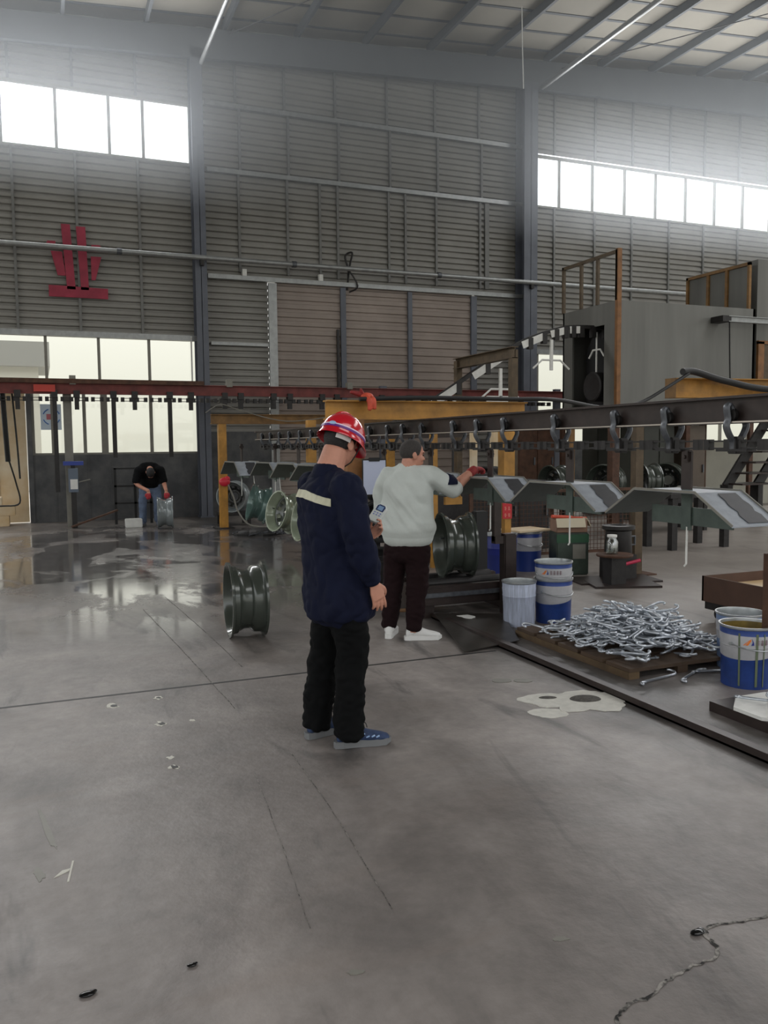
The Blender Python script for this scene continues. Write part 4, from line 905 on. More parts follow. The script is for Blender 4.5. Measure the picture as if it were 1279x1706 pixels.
b = BM(); blob(b, -.06, 3.35, .055, .0, 40, .3, 12, .7, .0015, R(8)); blob(b, -.03, 3.75, .22, .0, 44, .06, 14, .5, .0015, R(8)); tag(link('pale_streak', b, m_alu), 'long pale streak on the near floor at far left', 'floor mark')
for i, (x, y, l) in enumerate(((1.52, 2.22, 'beige flake on the near floor left of the jagged crack'), (.84, 2.32, 'beige flake on the near floor at centre'))):
    b = BM(); blob(b, x, y, .011, .0, 20, 2.4, i+20, .5, .002, -.3); tag(link('beige_flake', b, m_alu), l, 'floor mark')
m_tar = mat('wet_black_blob', S(14, 14, 15), .12)
for i, (x, y, r_, l) in enumerate(((.07, 2.53, .022, 'larger wet black drop on the near floor at left'), (.38, 2.55, .015, 'smaller wet black drop on the near floor'), (1.95, 2.07, .026, 'black scrap lying beside the jagged crack'))):
    b = BM(); ell(b, (0, 0, .003), (r_*1.1, r_*.6, r_*.28), None, 14); ell(b, (r_*.7, r_*.3, .003), (r_*.6, r_*.4, r_*.2), None, 12); tag(link('black_drop', b, m_tar, None, True, (x, y, .002)), l, 'drop')

# ------------------------------------------------------------------ left background
ob = thing('control_box', 'small grey control box with blue top on the conveyor post', 'control box', (.62, 18.05, 0))
b = BM(); bx(b, -.09, .09, -.08, .08, .72, 1.2); link('box', b, mat('grey_blue_box', S(96, 108, 124), .5), ob); b = BM(); bx(b, -.18, .2, -.1, .1, 1.26, 1.34); link('blue_cap', b, mat('blue_plastic', S(46, 66, 150), .5), ob)
b = BM(); bx(b, -.06, .08, -.09, -.081, .78, .98); link('white_label', b, m_white, ob); b = BM(); bx(b, -.05, .05, -.05, .05, 0, .72); bx(b, -.04, .04, -.04, .04, 1.2, 1.26); link('stem', b, m_dark, ob)
b = BM(); rod(b, (.1, -.05, .92), (.32, -.08, .97), .012); link('lever', b, m_alu, ob)
nb = thing('notice_sticker', 'white window notice with blue arcs and red print', 'notice', (.08, W-.01, 0))
b = BM(); bx(b, -.02, .4, -.004, .0, 2.0, 2.55); link('sheet', b, mat('pale_blue_sheet', S(206, 222, 236), .6), nb)
b = BM(); bx(b, .1, .3, -.006, -.004, 2.22, 2.34); link('red_print', b, mat('red_print', S(190, 110, 120), .6), nb)
b = BM()
for a0 in (20, 110, 200, 290): tube(b, [(.2+.17*math.cos(R(a0+k*10)), -.006, 2.28+.17*math.sin(R(a0+k*10))) for k in range(6)], .012, 5)
link('blue_arc', b, mat('blue_print', S(70, 120, 190), .6), nb)
ch = thing('steel_frame_stand', 'dark steel frame stand left of the bending man', 'stand', (1.75, 18.4, 0))
for x in (-.3, .1, .42): b = BM(); bx(b, x-.025, x+.025, -.03, .03, 0, 1.18 if x < 0 else .85); link('upright', b, m_black, ch)
b = BM(); bx(b, -.32, .4, -.03, .03, 1.15, 1.19); bx(b, -.32, .44, -.03, .03, .78, .82); bx(b, -.32, .44, -.03, .03, .42, .46); link('crossbar', b, m_black, ch)
b = BM(); bar(b, (.55, 17.9, .03), (1.45, 18.0, .33), .12, .03); tag(link('leaning_plank', b, m_rust), 'rusty plank leaning against the steel frame stand', 'plank')
b = BM(); bx(b, -.16, .16, -.12, .12, 0, .17, .01); tag(link('white_carton', b, m_white, None, loc=(1.72, 17.6, 0)), 'small white carton on the floor behind the bending man', 'carton')
gn = thing('spray_gun', 'red spray gun hung on the far yellow post', 'spray gun', (3.33, 16.38, .92))
b = BM(); ell(b, (.0, -.03, .0), (.11, .06, .09)); ell(b, (.05, -.03, .06), (.06, .05, .05)); link('body', b, m_red.copy(), gn, True); gn_m = bpy.data.materials[-1]
for c in kids(gn): c.data.materials[0] = mat('bright_red_plastic', S(206, 40, 60), .4)
b = BM(); tube(b, smoothpath([(.06, -.05, -.05), (.16, -.06, -.3), (.25, -.08, -.6), (.45, -.2, -.85), (.9, -.4, -.91)], 6), .016, 8); link('hose', b, m_alu, gn, True)
b = BM(); blob(b, 0, 0, .36, 0, 30, 1.3, 4, .5, .04, .3); ell(b, (.05, 0, .03), (.32, .22, .1)); ell(b, (-.2, .05, .03), (.2, .16, .07)); tag(link('rag_heap', b, m_black, None, False, (3.68, 15.0, 0)), 'flat heap of black rags under the hung rims', 'rags', kind='stuff')
b = BM(); random.seed(21)
for k in range(90): a = random.uniform(0, 6.3); q = abs(random.gauss(0, .28)); x, y, z = q*math.cos(a)*1.2, q*math.sin(a), random.uniform(.02, .2)*math.exp(-q*3)+.02; tube(b, [(x, y, z), (x+random.uniform(-.12, .12), y+random.uniform(-.12, .12), z+random.uniform(-.02, .04)), (x+random.uniform(-.2, .2), y+random.uniform(-.2, .2), z)], .012, 5)
tag(link('scrap_hooks', b, m_iron, None, False, (4.32, 14.85, 0)), 'tangled heap of dark scrap hooks behind the man in navy', 'scrap', kind='stuff')
# doorway at far left
pb = thing('door_board', 'tall cream board standing in the open doorway at left', 'board', (-.5, W+.3, 0))
b = BM(); bx(b, -.32, .26, 0, .06, 0, 2.9); link('board', b, m_cream, pb); b = BM(); bx(b, -.34, -.31, -.02, .08, 0, 2.9); link('edge', b, m_alu, pb)
for i, (x0, x1, z0, z1) in enumerate(((-1.9, -.62, 0, .22), (-1.9, -.5, .222, .42), (-1.9, -.75, .422, .6))):
    b = BM(); bx(b, x0, x1, W-.62, W-.15, z0, z1, .008); tag(link('flat_carton', b, m_cream), 'cream carton in the doorway pile, %s of three' % ('lowest', 'middle', 'topmost')[i], 'carton', 'cartons in the doorway')
b = BM(); tube(b, smoothpath([(-.62, 18.3, 2.7), (-.6, 18.4, 2.0), (-.58, 18.5, 1.35)], 5), .05, 8); tube(b, smoothpath([(-.57, 18.5, 1.4), (-.45, 18.6, .9), (-.4, 18.6, .5), (-.7, 18.6, .45), (-1.0, 18.6, .47)], 5), .016, 6); tag(link('black_cable_drop', b, m_black), 'thick black cable hanging before the doorway', 'cable')
b = BM(); tube(b, smoothpath([(-.45, 18.4, 2.7), (-.4, 18.4, 1.8), (-.37, 18.4, 1.0)], 5), .02, 6); tag(link('thin_cable_drop', b, m_black), 'thin black cable right of the thick one in the doorway', 'cable')
wa = thing('neighbour_building', 'pale grey building seen outside the low left window', 'building', (-4, 34, 0))
b = BM(); bx(b, -8, 4.1, 0, 4, 0, 4.6); link('wall', b, mat('pale_render', S(206, 204, 196), .8), wa); b = BM(); bx(b, -8.2, 4.5, -.3, 4, 4.6, 5.5); link('parapet', b, mat('grey_parapet', S(150, 150, 148), .8), wa)
# ------------------------------------------------------------------ people
m_hair = mat('black_hair', S(26, 24, 24), .6, 0, .3, 60, .4, 200); m_buzz = mat('cropped_hair', S(58, 54, 52), .8, 0, .3, 120, .3, 300)
m_navyc = mat('navy_workwear', S(17, 22, 44), .85, 0, .15, 6, .12, 30, spec=.2); m_blackc = mat('black_trousers', S(12, 13, 14), .9, 0, .15, 6, .12, 30, spec=.15)
m_sweat = mat('pale_grey_sweatshirt', S(196, 202, 198), .9, 0, .05, 6, .1, 60); m_maroon = mat('dark_maroon_trousers', S(32, 19, 21), .9, 0, .15, 6, spec=.15)
m_tee = mat('black_tshirt', S(18, 19, 21), .9, 0, .1, 6, spec=.15); m_jean = mat('faded_jeans', S(92, 106, 130), .85, 0, .25, 8)
m_shoew = mat('white_leather', S(222, 222, 220), .5); m_sole = mat('grey_sole', S(116, 118, 120), .7); m_shoeb = mat('blue_mesh_shoe', S(40, 58, 92), .7, 0, .4, 30)
m_eye = mat('dark_eye', S(20, 16, 14), .2); m_brow = m_hair
def wr_f(amp, sc, seed, zs=.5, fold=None):
    def f(c, n):
        p = V((c.x*sc, c.y*sc, c.z*sc*zs))+V((seed, 0, 0))
        k = noise.noise(p)*.6+(abs(noise.noise(p*2.1))-.25)*.8
        if fold: k *= fold(c)
        return amp*k
    return f
def hand(bm, wrist, d, palm_n, thumb_side, curl=(.35,)*4, L_=.095, spread=.06, th=.5):
    d = V(d).normalized(); pn = V(palm_n); pn = (pn-d*pn.dot(d)).normalized(); s = d.cross(pn).normalized()*thumb_side
    w_ = V(wrist); k0 = w_+d*L_
    loft(bm, [(w_-d*.02, s*.027, pn*.02), (w_+d*.02, s*.032, pn*.017), (w_+d*.055, s*.042, pn*.016), (k0, s*.042, pn*.0135)], 16, 4)
    for i, (o, ln) in enumerate(((.031, .072), (.0105, .081), (-.0105, .075), (-.03, .058))):
        c = curl[i % len(curl)]; a = k0+s*o-d*.018; P = [a]; ang = 0; dirb = (d+s*spread*(1.2-.8*i)).normalized()
        for q, st in enumerate((.36, .36, .28)):
            ang += c*(.7+.5*q); P.append(P[-1]+(dirb*math.cos(ang)+pn*math.sin(ang))*(ln*st+(.018 if q == 0 else 0)))
        limb(bm, P, [.0098, .0092, .0085, .007], 10, 3, s)
    b0 = w_+d*.03+s*.024; P = [b0, b0+d*.028+s*.026+pn*.008*th, b0+d*.055+s*.034+pn*.03*th, b0+d*.075+s*.032+pn*.05*th]
    limb(bm, P, [.014, .0125, .0105, .008], 10, 3, pn)
def head(bm, c, rot, neck, nk=1.):
    g = lambda x, y, z: c+rot@V((x, y, z))
    E_ = lambda p, r, q=None: ell(bm, g(*p), r, rot@(q or Matrix.Identity(3)))
    E_((-.008, 0, .028), (.098, .078, .092)); E_((.03, 0, -.03), (.066, .064, .085)); E_((.036, 0, -.078), (.05, .046, .036)); E_((.062, 0, -.09), (.022, .022, .02))
    E_((.082, 0, .022), (.018, .05, .014)); E_((.098, 0, -.03), (.018, .012, .012), eul(0, .5, 0)); E_((.09, 0, -.008), (.013, .01, .026), eul(0, -.3, 0)); E_((.089, 0, -.061), (.011, .022, .006)); E_((.087, 0, -.071), (.011, .019, .007))
    for s in (-1, 1):
        E_((-.004, s*.082, -.012), (.019, .01, .031), eul(0, -.2, s*.35)); E_((.004, s*.078, -.032), (.01, .009, .013)); E_((.06, s*.042, -.03), (.03, .022, .026))
    a = g(-.018, 0, -.05); n = V(neck); limb(bm, [a, a.lerp(n, .5)+V((0, 0, 0)), n, n+V((0, 0, -.06))], [(.06*nk, .058*nk), (.062*nk, .06*nk), (.07*nk, .068*nk), (.09, .09)], 16, 4)
def face_bits(t, c, rot):
    for s in (-1, 1):
        b = BM(); ell(b, c+rot@V((.082, s*.031, -.003)), (.009, .014, .008), rot); link('eye', b, m_eye, t, True)
        b = BM(); limb(b, [c+rot@V((.091, s*.014, .018)), c+rot@V((.089, s*.034, .024)), c+rot@V((.078, s*.05, .018))], [.0045, .005, .003], 8, 3); link('eyebrow', b, m_brow, t, True)
def shoe(t, ang, p, m_up, m_so, L_=.285, lace=False, marks=None):
    rot = rotz(ang); g = lambda x, y, z: V(p)+rot@V((x, y, z))
    ax, ay = rot@V((0, 1, 0)), V((0, 0, 1))
    b = BM(); loft(b, [(g(-.075, 0, .06), ax*.032, ay*.042), (g(-.03, 0, .066), ax*.037, ay*.05), (g(.03, 0, .062), ax*.041, ay*.044), (g(.09, 0, .05), ax*.047, ay*.032), (g(.15, 0, .042), ax*.046, ay*.024), (g(.19, 0, .036), ax*.033, ay*.016)], 20, 4)
    limb(b, [g(-.04, 0, .06), g(-.04, 0, .1), g(-.042, 0, .125)], [(.04, .044), (.036, .042), (.036, .042)], 16, 3)
    o = link('shoe', fuse(b, .005, 4), m_up, t)
    b = BM(); pr = [(-.108, .0), (-.1, .027), (-.06, .036), (0, .036), (.06, .043), (.12, .05), (.175, .044), (.205, .022), (.21, 0), (.205, -.02), (.175, -.04), (.12, -.045), (.06, -.038), (0, -.033), (-.06, -.035), (-.1, -.027)]
    prism(b, pr, lambda u, v, q: g(u, v, q*(.034+.006*math.sin(u*9+1))+(.012 if u > .19 and q == 0 else 0))); link('sole', b, m_so, o, False)
    if lace:
        b = BM()
        for k in range(4): x = .03+.026*k; z = .108-.016*k; tube(b, [g(x, -.03, z-.01), g(x+.006, 0, z+.004), g(x, .03, z-.01)], .003, 5)
        tube(b, smoothpath([g(.03, 0, .11), g(.06, -.02, .13), g(.07, -.03, .105)], 4), .0025, 5); link('lace', b, m_black, o)
    if marks:
        b = BM()
        for x, z in ((.045, .075), (.07, .06), (.1, .06), (.125, .056)): box(b, g(x, -.047+.0*x, z), (.02, .008, .006), rot@eul(0, -.35, 0))
        link('side_flash', b, marks, o)
    return o
def torso_secs(rows, sd, fd): return [(V(c), V(sd)*hw, V(fd)*hd) for c, hw, hd in rows]
Xv, Yv, Zv = V((1, 0, 0)), V((0, 1, 0)), V((0, 0, 1))

# --- man in navy workwear and red helmet
h1 = R(8); o1 = V((1.47, 4.27, 0)); w1 = rotz(h1)
hc = V((.035, .01, 1.625)); hr = eul(0, R(26), R(20))
sh = {-1: V((-.045, -.2, 1.42)), 1: V((-.045, .2, 1.42))}
el_ = {-1: V((-.015, -.265, 1.14)), 1: V((.07, .265, 1.16))}; wr_ = {-1: V((.075, -.245, .92)), 1: V((.255, .17, 1.075))}
hp = {-1: V((0, -.09, .92)), 1: V((0, .095, .92))}; kn = {-1: V((.03, -.1, .5)), 1: V((-.02, .115, .5))}; an = {-1: V((.0, -.12, .1)), 1: V((-.07, .12, .1))}
b = BM(); head(b, hc, hr, (-.05, 0, 1.46), 1.17)
loft(b, torso_secs([((.0, 0, .88), .15, .11), ((.01, 0, 1.0), .155, .12), ((-.02, 0, 1.2), .165, .12), ((-.045, 0, 1.36), .18, .11), ((-.05, 0, 1.43), .13, .08)], Yv, Xv), 24, 4, 2.3)
for s in (-1, 1):
    limb(b, [sh[s]*1, el_[s], wr_[s]], [.05, .04, .027], 14); limb(b, [hp[s], kn[s], an[s], an[s]+V((.0, 0, -.03))], [.08, .055, .04, .038], 14)
hand(b, wr_[-1]+V((.012, 0, -.015)), (.3, .02, -.95), (-.1, .95, .0), 1, (.12, .16, .2, .26))
hand(b, wr_[1]+V((.01, 0, .005)), (.62, -.42, .5), (-.2, -.5, .75), -1, (.5, .55, .6, .6), th=1.0)
p1 = tag(link('person', fuse(b, .0048, 3), m_skin, None, loc=o1), 'man in navy workwear and red helmet looking down at a gauge', 'person'); p1.rotation_euler = (0, 0, h1)
face_bits(p1, hc, hr)
b = BM()                                                   # jacket: body and both sleeves
loft(b, torso_secs([((.01, 0, .735), .225, .188), ((.012, 0, .85), .225, .188), ((.005, 0, 1.0), .212, .178), ((-.02, 0, 1.16), .212, .168), ((-.045, 0, 1.3), .215, .152), ((-.055, 0, 1.375), .195, .125), ((-.06, 0, 1.435), .125, .088), ((-.055, 0, 1.475), .082, .075)], Yv, Xv), 28, 5, 2.25)
for s in (-1, 1):
    limb(b, [sh[s]+V((0, -s*.12, .01)), sh[s]+V((0, -s*.02, -.005)), sh[s].lerp(el_[s], .5)+V((0, s*.012, 0)), el_[s], el_[s].lerp(wr_[s], .55)+V((0, 0, -.01)), wr_[s]+(wr_[s]-el_[s]).normalized()*.01], [.075, .085, .081, .075, .069, .05], 18, 5)
jk = link('jacket', fuse(b, .0085, 5, .5, wr_f(.022, 8, 3, .8)), m_navyc, p1)
b = BM(); loft(b, torso_secs([((-.06, 0, 1.455), .088, .082), ((-.052, 0, 1.5), .078, .074)], Yv, Xv), 24, 3); link('collar', b, m_navyc, jk, True)
def band(host, z0, z1, a0, a1, cx_, n=30):                 # tape sewn round the back, laid on the cloth
    from mathutils.bvhtree import BVHTree
    T = BVHTree.FromPolygons([v.co for v in host.data.vertices], [p.vertices for p in host.data.polygons]); b = BM(); o = []
    for k in range(n+1):
        a = R(a0+(a1-a0)*k/n); dz = -.045*max(0, (a-math.pi)/1.25)**1.3; d = V((math.cos(a), math.sin(a), 0)); q = []
        for zz in (z0, z1):
            c = V((cx_, 0, zz+dz)); h = T.ray_cast(c+d*.32, -d)[0] or c+d*.18
            q.append(h+d*.005)
        o.append([q[0], q[1], q[1]-d*.012, q[0]-d*.012])
    rings(b, o); return b
m_refl = mat('dull_reflective_tape', S(196, 194, 168), .4, 0, .12, 30)
link('reflective_band', band(jk, 1.345, 1.385, 118, 246, -.045), m_refl, jk)
for s in (-1, 1):
    b = BM(); d = (wr_[s]-el_[s]).normalized(); c = wr_[s]; limb(b, [c-d*.045, c-d*.01, c+d*.012], [.049, .047, .044], 18, 3); link('cuff', b, m_navyc, jk, True)
b = BM()
loft(b, torso_secs([((.0, 0, .70), .165, .13), ((.005, 0, .78), .165, .13), ((.01, 0, .88), .15, .12)], Yv, Xv), 24, 4, 2.3)
for s in (-1, 1): limb(b, [hp[s]+V((0, 0, -.14)), hp[s].lerp(kn[s], .5), kn[s], kn[s].lerp(an[s], .6)+V((-.01, 0, 0)), an[s]+V((-.01, 0, -.025))], [(.105, .118), (.1, .108), (.088, .092), (.084, .088), (.082, .09)], 20, 5)
link('trousers', fuse(b, .009, 5, .5, wr_f(.02, 7, 11, 1.5)), m_blackc, p1)
shoe(p1, R(-16), (an[-1].x+.02, an[-1].y, .002), m_shoeb, m_sole, lace=True, marks=mat('pale_blue_flash', S(150, 180, 220), .4)); shoe(p1, R(6), (an[1].x+.02, an[1].y, .002), m_shoeb, m_sole, lace=True)
# hair and helmet
hm_ = lambda x, y, z: hc+hr@V((x, y, z))
b = BM(); ell(b, hm_(-.013, 0, .026), (.1, .083, .096), hr, 28)
bmesh.ops.bisect_plane(b, geom=b.verts[:]+b.edges[:]+b.faces[:], plane_co=hm_(-.02, 0, -.045), plane_no=hr@V((.55, 0, -.9)), clear_outer=True); 
bmesh.ops.bisect_plane(b, geom=b.verts[:]+b.edges[:]+b.faces[:], plane_co=hm_(.03, 0, 0), plane_no=hr@V((1, 0, -.25)), clear_outer=True); link('hair', b, m_hair, p1, True)
hel = BM(); n = 40; rows = []; hz = .034
for i in range(11):
    a = R(90*i/10); rows.append([(.136*math.cos(a)**.85*math.cos(t)-.004, .116*math.cos(a)**.85*math.sin(t), hz+.13*math.sin(a)) for t in [2*math.pi*k/n for k in range(n)]])
brim = [[((.138+.007*q+(.046*q*max(0, math.cos(t))**2.2))*math.cos(t)-.004, (.118+.007*q)*math.sin(t), hz-.006-.016*q-.008*q*max(0, math.cos(t))) for t in [2*math.pi*k/n for k in range(n)]] for q in (0, .5, 1.)]
inn = [[(x*.93, y*.93, z-.004) for x, y, z in r_] for r_ in rows[::-1][2:]]
al = [[hm_(*p) for p in r_] for r_ in inn+[[(x, y, z-.004) for x, y, z in brim[2]], brim[2], brim[1], brim[0]]+rows[:-1]]
rings(hel, al); red_h = mat('glossy_red_helmet', S(196, 22, 40), .18, 0, .04, 6, coat=.6); hl = link('helmet', hel, red_h, p1, True)
b = BM(); limb(b, [hm_(.118*math.cos(a)-.004, 0, hz+.131*math.sin(a)) for a in [R(25+13*k) for k in range(11)]], [(.014, .005)]*11, 10, 2); link('ridge', b, red_h, hl, True)
def hband(z0, z1, m, nm, sc=1.012):
    b = BM(); o = []
    for k in range(n):
        t = 2*math.pi*k/n; q = []
        for z, f in ((z0, 1), (z1, 1), (z1, .985), (z0, .985)): rr = math.cos(math.asin((z-hz)/.13))**.85*sc*f; q.append(hm_(.136*rr*math.cos(t)-.004, .116*rr*math.sin(t), z))
        o.append(q)
    rings(b, o, closed=True); link(nm, b, m, hl)
hband(hz+.022, hz+.029, mat('white_stripe', S(226, 206, 226), .4), 'white_stripe'); hband(hz+.009, hz+.0215, mat('purple_stripe', S(96, 44, 130), .4), 'purple_stripe')
b = BM(); ell(b, hm_(-.132, -.03, hz+.026), (.006, .021, .0115), hr@rotz(R(16)), 14); link('oval_sticker', b, mat('pale_blue_sticker', S(160, 190, 226), .4), hl, True)
b = BM(); o = []
for k in range(13):
    t = R(212+k*4); q = []
    for z, f in ((-.004, 1), (.021, 1), (.021, .97), (-.004, .97)): q.append(hm_(.11*f*math.cos(t)-.008, .094*f*math.sin(t), z-.004+.0*k))
    o.append(q)
rings(b, o); link('head_strap', b, m_white, hl)
for s in (-1, 1):
    b = BM(); tube(b, [hm_(.05, s*.098, .035), hm_(.052, s*.086, -.03), hm_(.05, s*.068, -.085), hm_(.045, s*.03, -.118), hm_(.043, 0, -.124)], .006, 6, flat=.5); link('chin_strap', b, m_black, hl)
# the gauge he holds
gr = thing('thickness_gauge', 'white handheld gauge with blue screen in the hand of the man in navy', 'gauge', o1+w1@V((.335, .135, 1.225)))
nrm = (w1@V((-.50, -.62, .6))).normalized(); upg = (w1@V((.30, -.22, .93))); upg = (upg-nrm*upg.dot(nrm)).normalized(); rg = upg.cross(nrm)
G = lambda u, v, t: rg*u+upg*v+nrm*t
pr = [(-.02, -.062), (.02, -.062), (.034, -.05), (.036, .02), (.034, .045), (.018, .064), (-.018, .064), (-.034, .045), (-.036, .02), (-.034, -.05)]
b = BM(); prism(b, pr, lambda u, v, t: G(u, v, -.012+.024*t)); bmesh.ops.bevel(b, geom=b.edges[:], offset=.003, segments=1, affect='EDGES'); link('case', b, mat('white_plastic', S(216, 222, 218), .4), gr)
b = BM(); prism(b, [(-.024, .012), (.024, .012), (.026, .044), (.016, .054), (-.016, .054), (-.026, .044)], lambda u, v, t: G(u, v, .0121+.001*t)); link('screen_surround', b, mat('dark_blue_panel', S(34, 54, 100), .4), gr)
b = BM(); prism(b, [(-.016, .017), (.016, .017), (.016, .046), (-.016, .046)], lambda u, v, t: G(u, v, .0132+.0006*t)); link('screen', b, mat('pale_blue_screen', S(140, 170, 205), .3), gr)
for k in range(6): b = BM(); u = -.018+.018*(k % 3); v = -.003-.014*(k//3); prism(b, [(u-.005, v-.003), (u+.005, v-.003), (u+.005, v+.003), (u-.005, v+.003)], lambda u, v, t: G(u, v, .0122+.0015*t)); link('button', b, mat('violet_button', S(130, 140, 200), .5) if k == 0 else bpy.data.materials['violet_button'], gr)

# --- man in the pale sweatshirt
h2 = R(45); o2 = V((2.80, 6.33, 0)); hc2 = V((.02, -.035, 1.535)); hr2 = eul(0, R(4), R(-50))
sh = {-1: V((.02, -.185, 1.36)), 1: V((.02, .19, 1.36))}; el_ = {-1: V((.2, -.33, 1.25)), 1: V((.06, .26, 1.1))}; wr_ = {-1: V((.43, -.42, 1.385)), 1: V((.3, .14, 1.06))}
hp = {-1: V((0, -.085, .88)), 1: V((0, .095, .88))}; kn = {-1: V((.0, -.08, .48)), 1: V((.02, .14, .48))}; an = {-1: V((-.04, -.06, .1)), 1: V((.0, .175, .1))}
b = BM(); head(b, hc2, hr2, (-.0, -.005, 1.40), 1.1)
loft(b, torso_secs([((.0, 0, .84), .15, .1), ((.0, 0, 1.0), .16, .105), ((.0, 0, 1.2), .17, .105), ((.0, 0, 1.32), .17, .1), ((.0, 0, 1.38), .12, .08)], Yv, Xv), 24, 4, 2.3)
for s in (-1, 1):
    limb(b, [sh[s], el_[s], el_[s].lerp(wr_[s], .4), wr_[s]], [.05, .044, .046, .03], 14); limb(b, [hp[s], kn[s], an[s], an[s]+V((0, 0, -.03))], [.08, .055, .04, .038], 14)
hand(b, wr_[-1]+V((.01, 0, .01)), (.86, -.3, .12), (.1, .0, -1), 1, (.42, .4, .45, .5))
hand(b, wr_[1], (.8, -.4, .1), (.0, -.4, -.8), -1, (.5, .5, .5, .5))
p2 = tag(link('person', fuse(b, .0048, 3), m_skin, None, loc=o2), 'man in pale grey sweatshirt reaching for a spray tray with a red glove', 'person'); p2.rotation_euler = (0, 0, h2)
face_bits(p2, hc2, hr2)
b = BM(); hand(b, wr_[-1]+V((.01, 0, .01)), (.86, -.3, .12), (.1, .0, -1), 1, (.42, .4, .45, .5)); limb(b, [wr_[-1]-V((.03, -.01, .015)), wr_[-1]+V((.03, -.01, .01))], [.036, .036], 14, 3)
link('glove', fuse(b, .0042, 2, .5, lambda c, n: .0035), m_gloved, p2)
b = BM()
loft(b, torso_secs([((.0, .0, .855), .212, .162), ((.0, 0, .92), .234, .185), ((.0, 0, .98), .226, .175), ((.0, 0, 1.05), .218, .165), ((.0, .0, 1.2), .215, .16), ((.0, 0, 1.3), .205, .145), ((.0, .0, 1.36), .17, .115), ((.0, -.005, 1.405), .105, .085), ((.0, -.005, 1.43), .08, .07)], Yv, Xv), 28, 5, 2.3)
limb(b, [sh[-1]+V((0, .12, .01)), sh[-1], sh[-1].lerp(el_[-1], .5), el_[-1], el_[-1].lerp(wr_[-1], .1)], [.085, .09, .084, .08, .074], 18, 5)
limb(b, [sh[1]+V((0, -.12, .02)), sh[1]+V((0, -.03, .015)), sh[1].lerp(el_[1], .5)+V((0, .01, 0)), el_[1], el_[1].lerp(wr_[1], .55), wr_[1]], [.085, .085, .078, .075, .064, .05], 18, 5)
def folds(c, n):                                            # diagonal drag folds from the raised arm down to the left hip
    fz = max(0, min(1, (c.z-.9)*12)); back = max(0, min(1, (-c.x+.06)*9)); u = c.y*.75-c.z*.66; v = c.y*.66+c.z*.75
    k = noise.noise(V((u*13, v*2.6, 4.2)))+.5*noise.noise(V((u*26, v*5, 1.7)))
    return fz*(.018*noise.noise(V((c.x*8, c.y*8, c.z*9)))+.03*k*(.35+.65*back)*max(.25, min(1, (1.38-c.z)*4)))
sw = link('sweatshirt', fuse(b, .008, 4, .5, folds), m_sweat, p2)
b = BM(); loft(b, torso_secs([((0, 0, .835), .208, .158), ((0, 0, .87), .216, .165), ((0, 0, .9), .214, .163)], Yv, Xv), 28, 3, 2.3); link('hem_band', b, m_sweat, sw, True)
b = BM(); loft(b, torso_secs([((.0, -.005, 1.415), .084, .076), ((.004, -.006, 1.445), .074, .068)], Yv, Xv), 24, 3); link('neck_band', b, m_sweat, sw, True)
b = BM(); d = (el_[-1]-sh[-1]).normalized(); c = sh[-1].lerp(el_[-1], .74); limb(b, [c-d*.03, c+d*.025], [.0925, .0905], 20, 3)
bmesh.ops.bisect_plane(b, geom=b.verts[:]+b.edges[:]+b.faces[:], plane_co=c+V((0, 0, .02)), plane_no=V((.1, .1, -1)), clear_outer=True); link('dark_patch', b, m_navyc, sw, True)
b = BM()
loft(b, torso_secs([((.0, 0, .70), .165, .13), ((.0, 0, .78), .17, .13), ((.0, 0, .86), .15, .11)], Yv, Xv), 24, 4, 2.3)
for s in (-1, 1): limb(b, [hp[s]+V((0, 0, -.12)), hp[s].lerp(kn[s], .5), kn[s], kn[s].lerp(an[s], .6), an[s]+V((0, 0, .0))], [(.108, .115), (.1, .106), (.086, .09), (.078, .08), (.062, .066)], 20, 5)
link('trousers', fuse(b, .009, 5, .5, wr_f(.018, 7, 5, 1.5)), m_maroon, p2)
shoe(p2, R(-62), (an[-1].x+.02, an[-1].y-.02, .002), m_shoew, m_shoew); shoe(p2, R(12), (an[1].x+.02, an[1].y, .002), m_shoew, m_shoew)
b = BM(); ell(b, hc2+hr2@V((-.011, 0, .03)), (.0995, .0805, .0935), hr2, 28)
bmesh.ops.bisect_plane(b, geom=b.verts[:]+b.edges[:]+b.faces[:], plane_co=hc2+hr2@V((-.03, 0, -.035)), plane_no=hr2@V((.45, 0, -.9)), clear_outer=True)
bmesh.ops.bisect_plane(b, geom=b.verts[:]+b.edges[:]+b.faces[:], plane_co=hc2+hr2@V((.055, 0, .05)), plane_no=hr2@V((1, 0, -.35)), clear_outer=True); link('hair', b, m_buzz, p2, True)

# --- man bending over a rim by the wall
h3 = R(-97); o3 = V((2.07, 17.66, 0)); hc3 = V((.38, .02, 1.1)); hr3 = eul(0, R(105), 0)
sh = {-1: V((.2, -.21, 1.14)), 1: V((.2, .21, 1.14))}; el_ = {-1: V((.24, -.27, .9)), 1: V((.24, .27, .9))}; wr_ = {-1: V((.42, -.03, .74)), 1: V((.42, .31, .74))}
hp = {-1: V((-.14, -.1, .88)), 1: V((-.14, .1, .88))}; kn = {-1: V((-.02, -.15, .48)), 1: V((-.02, .14, .48))}; an = {-1: V((-.06, -.16, .1)), 1: V((-.06, .14, .1))}
b = BM(); head(b, hc3, hr3, (.24, .01, 1.18))
loft(b, [(V((-.16, 0, .86)), Yv*.15, V((.8, 0, -.3))*.12), (V((-.08, 0, 1.02)), Yv*.16, V((.7, 0, -.6))*.13), (V((.08, 0, 1.15)), Yv*.17, V((.45, 0, -.85))*.12), (V((.2, 0, 1.19)), Yv*.16, V((.2, 0, -.95))*.1)], 24, 4, 2.3)
